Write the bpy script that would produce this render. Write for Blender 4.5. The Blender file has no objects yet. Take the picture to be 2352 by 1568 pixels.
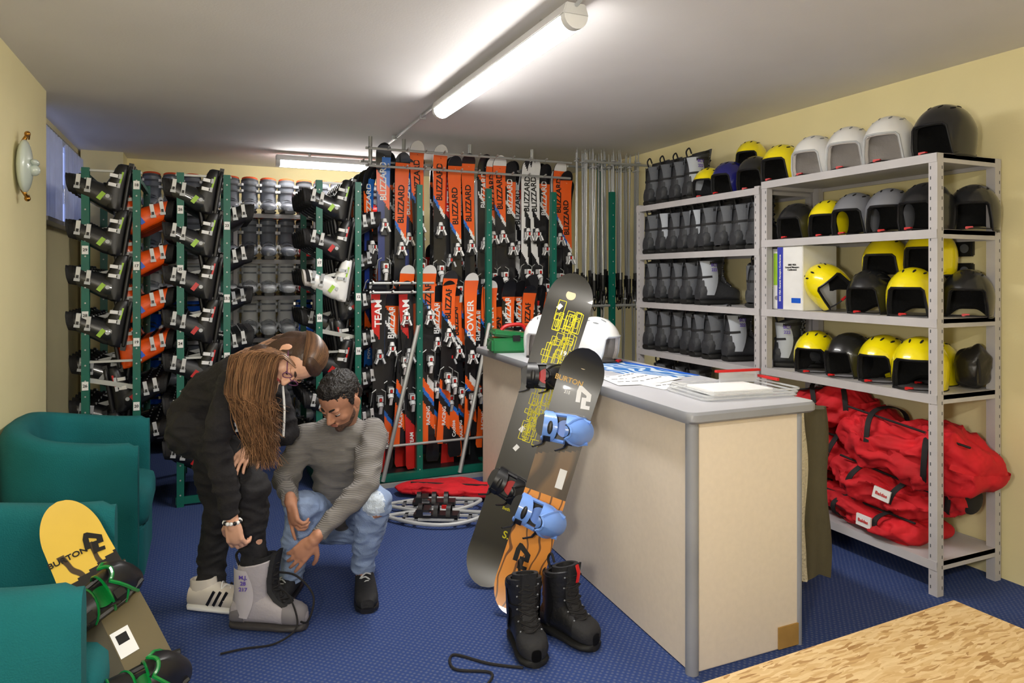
import bpy, bmesh, math, random
from mathutils import Vector, Matrix, Euler, noise
random.seed(7)
SC=bpy.context.scene
C=SC.collection
V=Vector
SCALE=0.87
# ---------------------------------------------------------------- materials
def lin(c):
    c/=255.0
    return c/12.92 if c<=.04045 else ((c+.055)/1.055)**2.4
MATS={}
def mat(name,rgb,rough=.5,metal=0.,var=.07,vs=6.,bump=0.,bs=60.,emit=0.,trans=0.,coat=0.,alpha=1.):
    if name in MATS: return MATS[name]
    m=bpy.data.materials.new(name); m.use_nodes=True
    nt=m.node_tree; b=nt.nodes['Principled BSDF']
    c=[lin(x) for x in rgb]
    tc=nt.nodes.new('ShaderNodeTexCoord'); n=nt.nodes.new('ShaderNodeTexNoise')
    n.inputs['Scale'].default_value=vs; n.inputs['Detail'].default_value=3
    nt.links.new(tc.outputs['Object'],n.inputs['Vector'])
    r=nt.nodes.new('ShaderNodeValToRGB')
    r.color_ramp.elements[0].position=.3; r.color_ramp.elements[1].position=.7
    r.color_ramp.elements[0].color=[max(0,x*(1-var)) for x in c]+[1]
    r.color_ramp.elements[1].color=[min(1,x*(1+var)) for x in c]+[1]
    nt.links.new(n.outputs['Fac'],r.inputs['Fac']); nt.links.new(r.outputs['Color'],b.inputs['Base Color'])
    b.inputs['Roughness'].default_value=rough; b.inputs['Metallic'].default_value=metal
    b.inputs['Coat Weight'].default_value=coat
    if trans: b.inputs['Transmission Weight'].default_value=trans
    if alpha<1: b.inputs['Alpha'].default_value=alpha
    if emit:
        b.inputs['Emission Color'].default_value=c+[1]; b.inputs['Emission Strength'].default_value=emit
    if bump:
        n2=nt.nodes.new('ShaderNodeTexNoise'); n2.inputs['Scale'].default_value=bs
        nt.links.new(tc.outputs['Object'],n2.inputs['Vector'])
        bp=nt.nodes.new('ShaderNodeBump'); bp.inputs['Strength'].default_value=bump; bp.inputs['Distance'].default_value=.01
        nt.links.new(n2.outputs['Fac'],bp.inputs['Height']); nt.links.new(bp.outputs['Normal'],b.inputs['Normal'])
    MATS[name]=m
    return m
def nodes(m): return m.node_tree, m.node_tree.nodes['Principled BSDF']
def carpet():
    m=mat('carpet_blue',(40,58,122),.95)
    nt,b=nodes(m); N=nt.nodes; Lk=nt.links
    tc=N.new('ShaderNodeTexCoord'); mp=N.new('ShaderNodeMapping'); mp.inputs['Scale'].default_value=(50,50,50); mp.inputs['Rotation'].default_value=(0,0,.785)
    Lk.new(tc.outputs['Object'],mp.inputs['Vector'])
    v=N.new('ShaderNodeTexVoronoi'); v.inputs['Randomness'].default_value=.15; v.inputs['Scale'].default_value=1
    v.voronoi_dimensions='2D'
    Lk.new(mp.outputs['Vector'],v.inputs['Vector'])
    r=N.new('ShaderNodeValToRGB'); r.color_ramp.elements[0].position=.12; r.color_ramp.elements[1].position=.38
    r.color_ramp.elements[0].color=(lin(92),lin(104),lin(142),1); r.color_ramp.elements[1].color=(lin(42),lin(68),lin(130),1)
    Lk.new(v.outputs['Distance'],r.inputs['Fac'])
    n=N.new('ShaderNodeTexNoise'); n.inputs['Scale'].default_value=120; Lk.new(tc.outputs['Object'],n.inputs['Vector'])
    mx=N.new('ShaderNodeMix'); mx.data_type='RGBA'; mx.blend_type='MULTIPLY'; mx.inputs[0].default_value=.4
    Lk.new(r.outputs['Color'],mx.inputs[6]); Lk.new(n.outputs['Fac'],mx.inputs[7]); Lk.new(mx.outputs[2],b.inputs['Base Color'])
    bp=N.new('ShaderNodeBump'); bp.inputs['Strength'].default_value=.4; bp.inputs['Distance'].default_value=.004
    Lk.new(n.outputs['Fac'],bp.inputs['Height']); Lk.new(bp.outputs['Normal'],b.inputs['Normal'])
    return m
def osb():
    m=mat('strand_board',(200,165,110),.6)
    nt,b=nodes(m); N=nt.nodes; Lk=nt.links
    tc=N.new('ShaderNodeTexCoord'); last=None
    ns=N.new('ShaderNodeTexNoise'); ns.inputs['Scale'].default_value=14; Lk.new(tc.outputs['Object'],ns.inputs['Vector'])
    wp=N.new('ShaderNodeMix'); wp.data_type='VECTOR'; wp.inputs[0].default_value=.025
    Lk.new(tc.outputs['Object'],wp.inputs[4]); Lk.new(ns.outputs['Color'],wp.inputs[5])
    for k,(rot,sc) in enumerate([(.3,(20,110,9)),(1.25,(22,130,9)),(2.2,(18,100,9)),(2.9,(24,120,9)),(.8,(20,120,9))]):
        mp=N.new('ShaderNodeMapping'); mp.inputs['Rotation'].default_value=(0,0,rot); mp.inputs['Scale'].default_value=sc; mp.inputs['Location'].default_value=(k*3.1,k*1.7,0)
        v=N.new('ShaderNodeTexVoronoi'); v.inputs['Scale'].default_value=1; v.voronoi_dimensions='2D'
        Lk.new(wp.outputs[1],mp.inputs['Vector']); Lk.new(mp.outputs['Vector'],v.inputs['Vector'])
        sp=N.new('ShaderNodeSeparateColor'); Lk.new(v.outputs['Color'],sp.inputs[0])
        r=N.new('ShaderNodeValToRGB')
        r.color_ramp.elements[0].position=.0; r.color_ramp.elements[1].position=1
        r.color_ramp.elements[0].color=(lin(160),lin(120),lin(70),1); r.color_ramp.elements[1].color=(lin(222),lin(194),lin(146),1)
        e=r.color_ramp.elements.new(.25); e.color=(lin(200),lin(164),lin(110),1)
        Lk.new(sp.outputs[0],r.inputs['Fac'])
        if last is None: last=r.outputs['Color']
        else:
            rr=N.new('ShaderNodeMath'); rr.operation='GREATER_THAN'; rr.inputs[1].default_value=.62
            Lk.new(sp.outputs[1],rr.inputs[0])
            mx=N.new('ShaderNodeMix'); mx.data_type='RGBA'; Lk.new(rr.outputs[0],mx.inputs[0]); Lk.new(last,mx.inputs[6]); Lk.new(r.outputs['Color'],mx.inputs[7]); last=mx.outputs[2]
    Lk.new(last,b.inputs['Base Color']); return m
def wavemat(name,c1,c2,scale=8,dist=6,rough=.4,thr=(.4,.6),bump=0,direction='X',coat=.0):
    m=mat(name,c1,rough,coat=coat); nt,b=nodes(m); N=nt.nodes; Lk=nt.links
    tc=N.new('ShaderNodeTexCoord'); w=N.new('ShaderNodeTexWave'); w.inputs['Scale'].default_value=scale; w.inputs['Distortion'].default_value=dist
    w.inputs['Detail'].default_value=1.5; w.bands_direction=direction
    Lk.new(tc.outputs['Object'],w.inputs['Vector'])
    r=N.new('ShaderNodeValToRGB'); r.color_ramp.elements[0].position=thr[0]; r.color_ramp.elements[1].position=thr[1]
    r.color_ramp.elements[0].color=[lin(x) for x in c1]+[1]; r.color_ramp.elements[1].color=[lin(x) for x in c2]+[1]
    Lk.new(w.outputs['Fac'],r.inputs['Fac']); Lk.new(r.outputs['Color'],b.inputs['Base Color'])
    if bump:
        bp=N.new('ShaderNodeBump'); bp.inputs['Strength'].default_value=bump; bp.inputs['Distance'].default_value=.006
        Lk.new(w.outputs['Fac'],bp.inputs['Height']); Lk.new(bp.outputs['Normal'],b.inputs['Normal'])
    return m
BLK=mat('black_plastic',(24,24,27),.38); BLKM=mat('black_matte',(30,30,33),.75,bump=.2); RUB=mat('black_rubber',(20,20,20),.7)
GRY=mat('grey_plastic',(132,136,142),.45); LGR=mat('light_grey_plastic',(190,193,197),.4); DGR=mat('dark_grey_fabric',(86,88,94),.75,bump=.2)
WHT=mat('white_plastic',(236,236,236),.3,coat=.3); ORG=mat('orange_plastic',(250,92,22),.35,coat=.3); RED=mat('red_plastic',(196,24,26),.4)
YEL=mat('yellow_gloss',(244,226,10),.25,coat=.6,var=.03); NAV=mat('navy_gloss',(28,30,110),.25,coat=.6); HBLK=mat('black_gloss',(30,31,34),.28,coat=.5)
HGRY=mat('silver_grey_gloss',(128,130,138),.3,coat=.5); BLU=mat('blue_plastic',(20,90,205),.4); SKB=mat('sky_blue_plastic',(118,160,236),.35,coat=.3)
GRN=mat('rack_green',(0,98,82),.45,var=.1); STL=mat('galvanised_steel',(178,180,178),.45,.45); SHF=mat('shelf_grey_enamel',(190,187,190),.45)
CHR=mat('bright_metal',(210,210,210),.2,1.); TEAL=mat('teal_upholstery',(0,98,102),.92,var=.16,vs=3,bump=.3,bs=220)
REDF=mat('red_nylon',(200,20,34),.8,var=.22,vs=7,bump=.9,bs=13); BLKF=mat('black_webbing',(24,22,24),.8)
PAPER=mat('white_paper',(236,236,236),.7,var=.01); LIME=mat('lime_green_plastic',(160,205,60),.4); GRB=mat('bright_green_plastic',(10,126,54),.3,coat=.4)
TXB=mat('ink_black',(15,15,15),.6); TXW=mat('ink_white',(240,240,240),.6); TXY=mat('ink_yellow',(236,224,10),.5); TXP=mat('ink_purple',(96,72,170),.7); TXR=mat('ink_red',(200,30,30),.6); TXO=mat('ink_gold',(206,164,90),.6)
LIN=mat('lining_black',(16,16,17),.9,bump=.3); LINW=mat('lining_pale_grey',(205,200,198),.9,bump=.3)
# ---------------------------------------------------------------- mesh builder
def spow(x,p): return math.copysign(abs(x)**p,x)
class MB:
    def __init__(s): s.v=[];s.f=[];s.m=[];s.mats=[]
    def mi(s,m):
        if m not in s.mats: s.mats.append(m)
        return s.mats.index(m)
    def add(s,vs,fs,m,M=None):
        o=len(s.v)
        s.v+= [tuple(M@V(p)) if M is not None else tuple(p) for p in vs]
        for i,f in enumerate(fs):
            s.f.append(tuple(o+k for k in f)); s.m.append(s.mi(m[i] if isinstance(m,list) else m))
    def box(s,c,d,m,M=None,R=None):
        x,y,z=[k/2 for k in d]
        vs=[V((i*x,j*y,k*z)) for i in(-1,1) for j in(-1,1) for k in(-1,1)]
        if R is not None: vs=[R@p for p in vs]
        vs=[p+V(c) for p in vs]
        s.add(vs,[(0,1,3,2),(4,6,7,5),(0,4,5,1),(2,3,7,6),(0,2,6,4),(1,5,7,3)],m,M)
    def loft(s,rings,m,cap=(True,True),M=None,closed=False):
        n=len(rings[0]); vs=[p for r in rings for p in r]; fs=[]
        k=len(rings)
        for i in range(k-1 if not closed else k):
            for j in range(n):
                a=i*n+j;b=i*n+(j+1)%n;c=((i+1)%k)*n+(j+1)%n;d=((i+1)%k)*n+j
                fs.append((a,b,c,d))
        if not closed:
            if cap[0]: fs.append(tuple(range(n))[::-1])
            if cap[1]: fs.append(tuple((k-1)*n+j for j in range(n)))
        s.add(vs,fs,m,M)
    def cyl(s,p0,p1,r0,r1,m,n=12,M=None,cap=True):
        p0=V(p0);p1=V(p1);d=(p1-p0)
        if d.length<1e-6: return
        d.normalize(); q=d.to_track_quat('Z','Y').to_matrix()
        rs=[[p+q@V((math.cos(t)*r,math.sin(t)*r,0)) for t in [2*math.pi*i/n for i in range(n)]] for p,r in((p0,r0),(p1,r1))]
        s.loft(rs,m,(cap,cap),M)
    def sph(s,c,r,m,nu=16,nv=10,M=None):
        if not hasattr(r,'__len__'): r=(r,r,r)
        vs=[(c[0],c[1],c[2]+r[2])]
        for i in range(1,nv):
            t=math.pi*i/nv
            for j in range(nu):
                p=2*math.pi*j/nu
                vs.append((c[0]+r[0]*math.sin(t)*math.cos(p),c[1]+r[1]*math.sin(t)*math.sin(p),c[2]+r[2]*math.cos(t)))
        vs.append((c[0],c[1],c[2]-r[2])); fs=[]
        for j in range(nu): fs.append((0,1+j,1+(j+1)%nu))
        for i in range(nv-2):
            for j in range(nu):
                a=1+i*nu
                fs.append((a+j,a+nu+j,a+nu+(j+1)%nu,a+(j+1)%nu))
        a=1+(nv-2)*nu
        for j in range(nu): fs.append((a+j,len(vs)-1,a+(j+1)%nu))
        s.add(vs,fs,m,M)
    def tube(s,pts,r,m,n=7,closed=False,M=None,flat=1.):
        pts=[V(p) for p in pts]; k=len(pts); rs=[]
        rr=r if hasattr(r,'__len__') else [r]*k
        up=None
        for i,p in enumerate(pts):
            if closed: d=pts[(i+1)%k]-pts[i-1]
            else: d=pts[min(i+1,k-1)]-pts[max(i-1,0)]
            d=d.normalized() if d.length>1e-9 else V((0,0,1))
            if up is None:
                up=d.cross(V((0,0,1)));
                if up.length<.1: up=d.cross(V((0,1,0)))
                up.normalize()
            x=(up-d*up.dot(d));
            if x.length<1e-4: x=d.orthogonal()
            x.normalize(); y=d.cross(x); up=x
            rs.append([p+x*math.cos(t)*rr[i]+y*math.sin(t)*rr[i]*flat for t in [2*math.pi*j/n for j in range(n)]])
        s.loft(rs,m,(True,True),M,closed)
    def prism(s,poly,y0,y1,m,M=None):
        s.loft([[(x,y0,z) for x,z in poly],[(x,y1,z) for x,z in poly]],m,(True,True),M)
    def mesh(s,name,angle=40,bevel=0):
        me=bpy.data.meshes.new(name); me.from_pydata(s.v,[],s.f)
        for m in s.mats: me.materials.append(m)
        me.polygons.foreach_set('material_index',s.m)
        bm=bmesh.new(); bm.from_mesh(me)
        if bevel:
            es=[e for e in bm.edges if len(e.link_faces)==2 and e.calc_face_angle(0)>.7]
            try: bmesh.ops.bevel(bm,geom=es,offset=bevel,segments=2,affect='EDGES',clamp_overlap=True)
            except Exception: pass
        bmesh.ops.recalc_face_normals(bm,faces=bm.faces); bm.to_mesh(me); bm.free()
        me.polygons.foreach_set('use_smooth',[True]*len(me.polygons))
        me.set_sharp_from_angle(angle=math.radians(angle))
        return me
def spline(pts,n=8):
    pts=[V(p) for p in pts]; out=[]
    for i in range(len(pts)-1):
        p0=pts[max(i-1,0)];p1=pts[i];p2=pts[i+1];p3=pts[min(i+2,len(pts)-1)]
        for k in range(n):
            t=k/n; out.append(.5*((2*p1)+(p2-p0)*t+(2*p0-5*p1+4*p2-p3)*t*t+(3*p1-p0-3*p2+p3)*t**3))
    out.append(pts[-1]); return out
KIDS={}
def ob(name,me,parent=None,M=None,label=None,cat=None,group=None,kind=None):
    o=bpy.data.objects.new(name,me); C.objects.link(o)
    if parent is not None:
        o.parent=parent; KIDS.setdefault(parent.name,[]).append(o)
    if M is not None: o.matrix_basis=M
    if label: o['label']=label
    if cat: o['category']=cat
    if group: o['group']=group
    if kind: o['kind']=kind
    return o
def L3(x=0,y=0,z=0,rz=0,rx=0,ry=0,s=1):
    return Matrix.Translation((x,y,z))@Euler((rx,ry,rz)).to_matrix().to_4x4()@Matrix.Scale(s,4)
def basis(o,z,yh):
    z=V(z).normalized(); y=V(yh); y=(y-z*y.dot(z)).normalized(); x=y.cross(z)
    M=Matrix((x,y,z)).transposed().to_4x4(); M.translation=V(o); return M
def dupr(o,parent):
    c=o.copy(); C.objects.link(c)
    if parent is not None:
        c.parent=parent; KIDS.setdefault(parent.name,[]).append(c)
    for k in list(KIDS.get(o.name,[])): dupr(k,c)
    return c
class Proto:
    def __init__(s,root): s.r=root; s.used=False
    def put(s,M,label=None,group=None):
        o=s.r if not s.used else dupr(s.r,None)
        s.used=True; o.matrix_basis=M
        if label: o['label']=label
        if group: o['group']=group
        return o
def root(name,label,cat,group=None,M=None): return ob(name,None,None,M,label,cat,group)
TXT={}
def textmesh(s,size,m,ext=.0008):
    k=(s,size,m.name)
    if k in TXT: return TXT[k]
    cu=bpy.data.curves.new('t','FONT');cu.body=s;cu.size=size;cu.extrude=ext;cu.align_x='CENTER';cu.align_y='CENTER';cu.offset=size*.02;cu.resolution_u=3
    o=bpy.data.objects.new('t',cu);C.objects.link(o);dg=bpy.context.evaluated_depsgraph_get();dg.update()
    me=bpy.data.meshes.new_from_object(o.evaluated_get(dg)); bpy.data.objects.remove(o); bpy.data.curves.remove(cu)
    me.materials.clear(); me.materials.append(m); TXT[k]=me; return me
def text(parent,s,size,m,o,xd,nrm,sx=1.,name='lettering'):
    x=V(xd).normalized(); z=V(nrm).normalized(); y=z.cross(x)
    M=Matrix((x*sx,y,z)).transposed().to_4x4(); M.translation=V(o)
    return ob(name,textmesh(s,size,m),parent,M)
def simple(name,mb,label,cat,group=None,M=None,bevel=0,angle=40):
    return ob(name,mb.mesh(name,angle,bevel),None,M,label,cat,group)
def part(name,mb,parent,M=None,bevel=0,label=None,angle=40):
    return ob(name,mb.mesh(name,angle,bevel),parent,M,label)
# ---------------------------------------------------------------- room
WY=mat('wall_pale_yellow',(240,228,178),.85,var=.03,vs=2,bump=.05,bs=90)
CE=mat('ceiling_offwhite',(232,229,230),.9,var=.03,vs=1.5,bump=.05,bs=80)
def struct(name,c,d,m):
    mb=MB(); mb.box((0,0,0),d,m); return ob(name,mb.mesh(name),None,Matrix.Translation(c),None,None,None,'structure')
H=2.70
struct('floor',(1.3,3.0,-.05),(5.4,9.9,.1),carpet())
struct('ceiling',(1.3,3.0,H+.05),(5.4,9.9,.1),CE)
struct('wall_right',(3.80,3.0,H/2),(.1,9.7,H),WY)
struct('wall_back',(1.3,7.76,H/2),(5.1,.1,H),WY)
struct('wall_front',(1.3,-1.8,H/2),(5.1,.1,H),WY)
struct('wall_left',(-1.05,1.66,H/2),(.3,6.92,H),WY)
struct('wall_pier',(-.86,7.53,H/2),(.34,.36,H),WY)
mb=MB()
mb.box((-1.09,6.41,.97),(.08,2.6,1.94),WY); mb.box((-1.09,6.41,2.68),(.08,2.6,.04),WY); mb.box((-1.09,5.3,2.3),(.08,.38,.72),WY); mb.box((-1.09,7.55,2.3),(.08,.32,.72),WY)
ob('wall_recess',mb.mesh('wall_recess'),None,None,None,None,None,'structure')
wg=mat('window_dusk_glass',(165,180,225),.1,emit=.6)
mb=MB(); mb.box((-1.12,6.44,2.3),(.015,1.9,.72),wg)
w=ob('window_1',mb.mesh('window_1'),None,None,None,None,None,'structure')
for y in (5.52,6.42,7.36):
    mb=MB(); mb.box((-1.08,y,2.3),(.05,.06,.72),WHT); part('window_frame',mb,w)
for z in (1.96,2.63):
    mb=MB(); mb.box((-1.08,6.44,z),(.05,1.9,.05),WHT); part('window_frame',mb,w)
mb=MB(); mb.box((-1.02,6.44,1.94),(.14,1.95,.03),SHF); part('window_sill',mb,w)
mb=MB(); mb.box((-1.045,6.55,2.25),(.02,.03,.06),CHR); mb.cyl((-1.03,6.55,2.25),(-1.03,6.55,2.13),.012,.010,CHR)
ob('window_handle',mb.mesh('window_handle'),w)
cm=mat('sheer_curtain',(214,220,238),.9,alpha=.8)
for k,(y0,y1) in enumerate(((5.5,6.35),(6.5,7.34))):
    mb=MB(); n=60; vs=[];fs=[]
    for i in range(n+1):
        y=y0+(y1-y0)*i/n; x=-1.015+.018*math.sin(i*.95)
        for z in (1.98,2.2,2.4,2.6): vs.append((x*1,y,z))
    for i in range(n):
        for j in range(3): a=i*4+j; fs.append((a,a+1,a+5,a+4))
    mb.add(vs,fs,cm); simple('curtain',mb,'sheer pale blue curtain hanging over the small window','curtain','sheer curtains at the small window')
# ---------------------------------------------------------------- ceiling lamps
def lamp(L,M,label,stren):
    r=root('ceiling_lamp',label,'lamp',None,M)
    hs=mat('lamp_housing',(215,215,215),.5); em=mat('lamp_diffuser_%d'%int(stren),(255,251,244),.4,emit=stren)
    mb=MB(); mb.loft([[(x,y,z) for x,z in ((-.045,.05),(-.06,.0),(.06,.0),(.045,.05))] for y in (-L/2,L/2)],hs); part('lamp_housing',mb,r,bevel=.004)
    mb=MB(); prof=[(.053*math.cos(t),-.002-.055*math.sin(t)) for t in [math.pi*i/10 for i in range(11)]]
    mb.loft([[(x,y,z) for x,z in prof] for y in (-L/2+.03,L/2-.03)],em); part('lamp_diffuser',mb,r)
    for s in(-1,1):
        mb=MB(); prof2=[(.055*math.cos(t),.0-.057*math.sin(t)) for t in [math.pi*i/10 for i in range(11)]]
        mb.loft([[(x,y,z) for x,z in prof2] for y in (s*(L/2-.035),s*L/2)],WHT); part('end_cap',mb,r)
        mb=MB(); mb.box((0,s*(L/2-.3),.065),(.03,.02,.04),STL); part('mounting_clip',mb,r)
    return r
lamp(1.80,L3(1.39,3.40,2.62),'long fluorescent ceiling lamp, lit, on a conduit',25)
lamp(1.30,L3(1.25,6.75,2.62,rz=math.pi/2),'shorter fluorescent ceiling lamp, lit, near the back wall',34)
lamp(1.80,L3(.9,-.7,2.62,rz=math.pi/2),'fluorescent ceiling lamp, lit, added behind the camera for fill',55)  # unseen tube added behind the camera as soft fill light
mb=MB(); mb.tube([(1.40,4.3,2.655),(1.40,4.36,2.685),(1.42,5.0,2.688),(1.44,6.1,2.688)],.011,LGR)
for y in (4.8,5.6): mb.box((1.42,y,2.685),(.04,.02,.03),LGR)
simple('conduit_pipe',mb,'thin grey electrical conduit fixed along the ceiling','pipe')
mb=MB(); mb.tube([(1.39,2.5,2.66),(1.39,2.35,2.69),(1.40,1.6,2.69)],.009,LGR); mb.box((1.39,2.3,2.685),(.05,.05,.03),LGR)
simple('conduit_pipe',mb,'thin grey conduit running from the ceiling lamp','pipe')
r=root('wall_lamp','oval frosted glass wall lamp with brass finials','lamp',None,L3(-.895,4.38,2.13))
fg=mat('frosted_glass',(205,215,205),.25,coat=.5); br=mat('brass',(176,128,60),.3,1.)
mb=MB(); mb.sph((.03,0,0),(.035,.10,.14),fg,24,14); part('glass_shade',mb,r)
mb=MB(); mb.sph((.07,0,-.02),(.03,.035,.03),fg); mb.sph((.075,.0,.02),(.02,.05,.018),fg); part('glass_ornament',mb,r)
for s in(-1,1):
    mb=MB(); mb.cyl((.02,0,s*.12),(.04,0,s*.165),.012,.008,br); mb.sph((.042,0,s*.17),.015,br); mb.tube([(.04,-.04,s*.15),(.05,0,s*.165),(.04,.04,s*.15)],.005,br); part('brass_finial',mb,r)
# ---------------------------------------------------------------- counter
LAM=mat('beige_laminate',(232,218,200),.55,var=.025,vs=40); EDG=mat('counter_grey_edge',(146,148,155),.4)
r=root('service_counter','beige laminate service counter with grey rounded edges','counter')
FP=[(1.735,2.2),(2.30,2.2),(2.43,4.8),(1.88,4.8)]
mb=MB(); mb.loft([[(x,y,z) for x,y in FP] for z in(.0,.985)],LAM); part('counter_body',mb,r,bevel=.006)
mb=MB(); TP=[(1.685,2.14),(2.345,2.14),(2.475,4.85),(1.835,4.85)]
def rpoly(P,rad,n=6):
    out=[];k=len(P)
    for i in range(k):
        p=V(P[i]);a=(V(P[i-1])-p).normalized();b=(V(P[(i+1)%k])-p).normalized()
        for j in range(n+1):
            t=j/n; q0=p+a*rad;q2=p+b*rad
            out.append((1-t)**2*q0+2*t*(1-t)*p+t*t*q2)
    return out
RP=rpoly(TP,.05); cen=V((2.08,3.45))
top=mat('counter_top_grey',(196,196,202),.35,var=.02)
mb.loft([[(p.x,p.y,z) for p in [cen+(q-cen)*s for q in RP]] for s,z in((.99,.985),(1.0,.995),(1.0,1.02),(.992,1.03))],[EDG]*(len(RP)*3)+[EDG,top]); part('counter_top',mb,r)
mb=MB(); mb.cyl((1.742,2.207,0),(1.742,2.207,.985),.026,.026,EDG,16); part('corner_trim',mb,r)
mb=MB(); mb.cyl((2.295,2.205,0),(2.295,2.205,.985),.014,.014,EDG,12); part('corner_trim',mb,r)
for yy in (3.55,4.0):
    xx=1.735+(yy-2.2)/2.6*.145
    mb=MB(); mb.box((xx-.002,yy,.49),(.008,.012,.97),EDG); part('panel_joint',mb,r)
mb=MB(); mb.box((2.23,2.196,.05),(.11,.006,.09),mat('worn_chipboard',(176,136,70),.8,var=.2)); part('worn_patch',mb,r)
mb=MB(); mb.box((-.65,-.55,.205),(1.30,1.10,.41),osb())
simple('platform_box',mb,'low box platform of oriented strand board','platform',None,L3(2.419,1.622,0,rz=.039),bevel=.003)
# ---------------------------------------------------------------- shelving
def shelving(label,X0,X1,Y0,Y1,zs,H0):
    r=root('metal_shelving',label,'shelf')
    for x in (X0,X1):
        for y in (Y0,Y1):
            mb=MB(); s=1 if y==Y0 else -1
            mb.box((x,y+s*.022,H0/2),(.045,.045,H0),SHF)
            for k in range(42):
                z=.04+k*(H0-.06)/42
                mb.box((x-.0228 if x==X0 else x+.0228,y+s*.034,z),(.001,.005,.016),DGR)
                mb.box((x+.012,y+s*.022-s*.0228,z),(.005,.001,.016),DGR)
            part('post',mb,r)
    for z in zs:
        mb=MB(); mb.box(((X0+X1)/2,(Y0+Y1)/2,z-.012),(X1-X0+.05,Y1-Y0,.022),SHF)
        for x in (X0-.02,X1+.02): mb.box((x,(Y0+Y1)/2,z-.022),(.012,Y1-Y0,.044),SHF)
        for y in (Y0+.004,Y1-.004): mb.box(((X0+X1)/2,y,z-.022),(X1-X0,.008,.044),SHF)
        part('shelf_board',mb,r)
    return r
shelving('tall grey metal shelving with helmets and red bags',3.26,3.70,2.25,3.41,[2.15,1.78,1.345,.975,.17],2.15)
shelving('tall grey metal shelving holding snowboard boots',3.26,3.70,3.43,4.81,[2.12,1.73,1.345,.965,.55,.15],2.13)
# ---------------------------------------------------------------- boots
def ringz(x,z,rx,ry,tilt=0,n=18):
    return [(x+rx*spow(math.cos(t),.9),ry*spow(math.sin(t),.9),z+tilt*rx*math.cos(t)) for t in [2*math.pi*i/n for i in range(n)]]
def footloft(mb,secs,z0,m,hs=1,ws=1,hf=None,n=16):
    rs=[]
    for x,w,h in secs:
        hh=hf if hf else h*hs
        rs.append([(x,w*ws*spow(math.cos(t),.75),z0+hh/2+hh/2*spow(math.sin(t),.75)) for t in [2*math.pi*i/n for i in range(n)]])
    mb.loft(rs,m)
def arcband(mb,x,z,rx,ry,w,m,a0=-100,a1=100,th=.006,tilt=0,n=12):
    rs=[]
    for i in range(n+1):
        t=math.radians(a0+(a1-a0)*i/n); c,s=math.cos(t),math.sin(t)
        rs.append([(x+rx*c,ry*s,z-w/2+tilt*c*rx),(x+(rx+th)*c,(ry+th)*s,z-w/2+tilt*c*rx),(x+(rx+th)*c,(ry+th)*s,z+w/2+tilt*c*rx),(x+rx*c,ry*s,z+w/2+tilt*c*rx)])
    mb.loft(rs,m)
SKI_F=[(-.135,.03,.07),(-.12,.046,.10),(-.06,.05,.15),(0,.05,.155),(.06,.053,.125),(.12,.055,.10),(.165,.052,.088),(.195,.04,.075),(.205,.02,.06)]
def ski_boot(shell,cuffc,lever,liner,merged=False,label='',sole=BLK,trim=None,bandm=BLK):
    P=[]
    tr=trim or lever
    a=MB(); footloft(a,SKI_F,.025,shell)
    for s in(-1,1): a.box((.10,s*.054,.06),(.09,.008,.012),tr,R=Matrix.Rotation(.1,3,'Y'))
    P.append(('shell',a))
    b=MB(); footloft(b,SKI_F,0,sole,hf=.032,ws=.95); b.box((.19,0,.016),(.06,.066,.03),sole); b.box((-.13,0,.018),(.05,.066,.035),sole); P.append(('sole',b))
    c=MB(); c.loft([ringz(-.045,.10,.085,.052),ringz(-.04,.15,.083,.056),ringz(-.02,.22,.076,.057),ringz(0,.29,.074,.062,.1),ringz(.01,.335,.07,.062,.35),ringz(.01,.335,.058,.05,.35),ringz(0,.26,.05,.045)],cuffc)
    for s in(-1,1):
        c.box((-.045,s*.055,.165),(.06,.008,.03),tr,R=Matrix.Rotation(.5,3,'Y')); c.cyl((-.04,s*.052,.125),(-.04,s*.062,.125),.014,.014,LGR,12)
    P.append(('cuff',c))
    d=MB(); d.loft([ringz(.005,.30,.06,.052),ringz(.012,.385,.064,.056,.3),ringz(.012,.39,.045,.04,.3),ringz(0,.28,.04,.035)],liner); P.append(('liner',d))
    for k in range(4):
        e=MB()
        if k<2:
            z=(.315,.25)[k]; x=(.006,-.008)[k]
            arcband(e,x,z,.075,.060,.016,bandm,th=.009)
            for s in(-1,1): e.box((x+.03,s*.066,z),(.08,.014,.026),lever,R=Matrix.Rotation(s*.3,3,'Z')); e.box((x-.02,s*.066,z),(.02,.014,.036),LGR)
        else:
            x=(.045,.11)[k-2]; h=(.155,.125)[k-2]
            rs=[]
            for i in range(9):
                t=math.pi*i/8; rs.append([(x+dx,(.052+q)*math.cos(t),.06+(h-.05+q)*math.sin(t)) for dx,q in((-.008,0),(.008,0),(.008,.006),(-.008,.006))])
            e.loft(rs,bandm)
            for s in(-1,1): e.box((x,s*.054,.10),(.024,.014,.07),lever,R=Matrix.Rotation(-s*.35,3,'X')); e.box((x,s*.056,.068),(.034,.012,.018),LGR)
        P.append(('buckle',e))
    f=MB(); arcband(f,.008,.35,.066,.056,.032,BLKF if bandm==BLK else bandm,-110,110,.004,.3); P.append(('power_strap',f))
    if merged:
        mb=MB()
        for n,q in P: mb.add(q.v,q.f,[q.mats[i] for i in q.m])
        return Proto(ob('ski_boot',mb.mesh('ski_boot'),None,None,label,'boot'))
    r=root('ski_boot',label,'boot')
    for n,q in P: part(n,q,r)
    return Proto(r)
SB_F=[(-.13,.036,.09),(-.115,.05,.12),(-.06,.056,.16),(0,.056,.165),(.06,.056,.14),(.12,.06,.11),(.17,.056,.095),(.2,.04,.08),(.212,.02,.06)]
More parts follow.
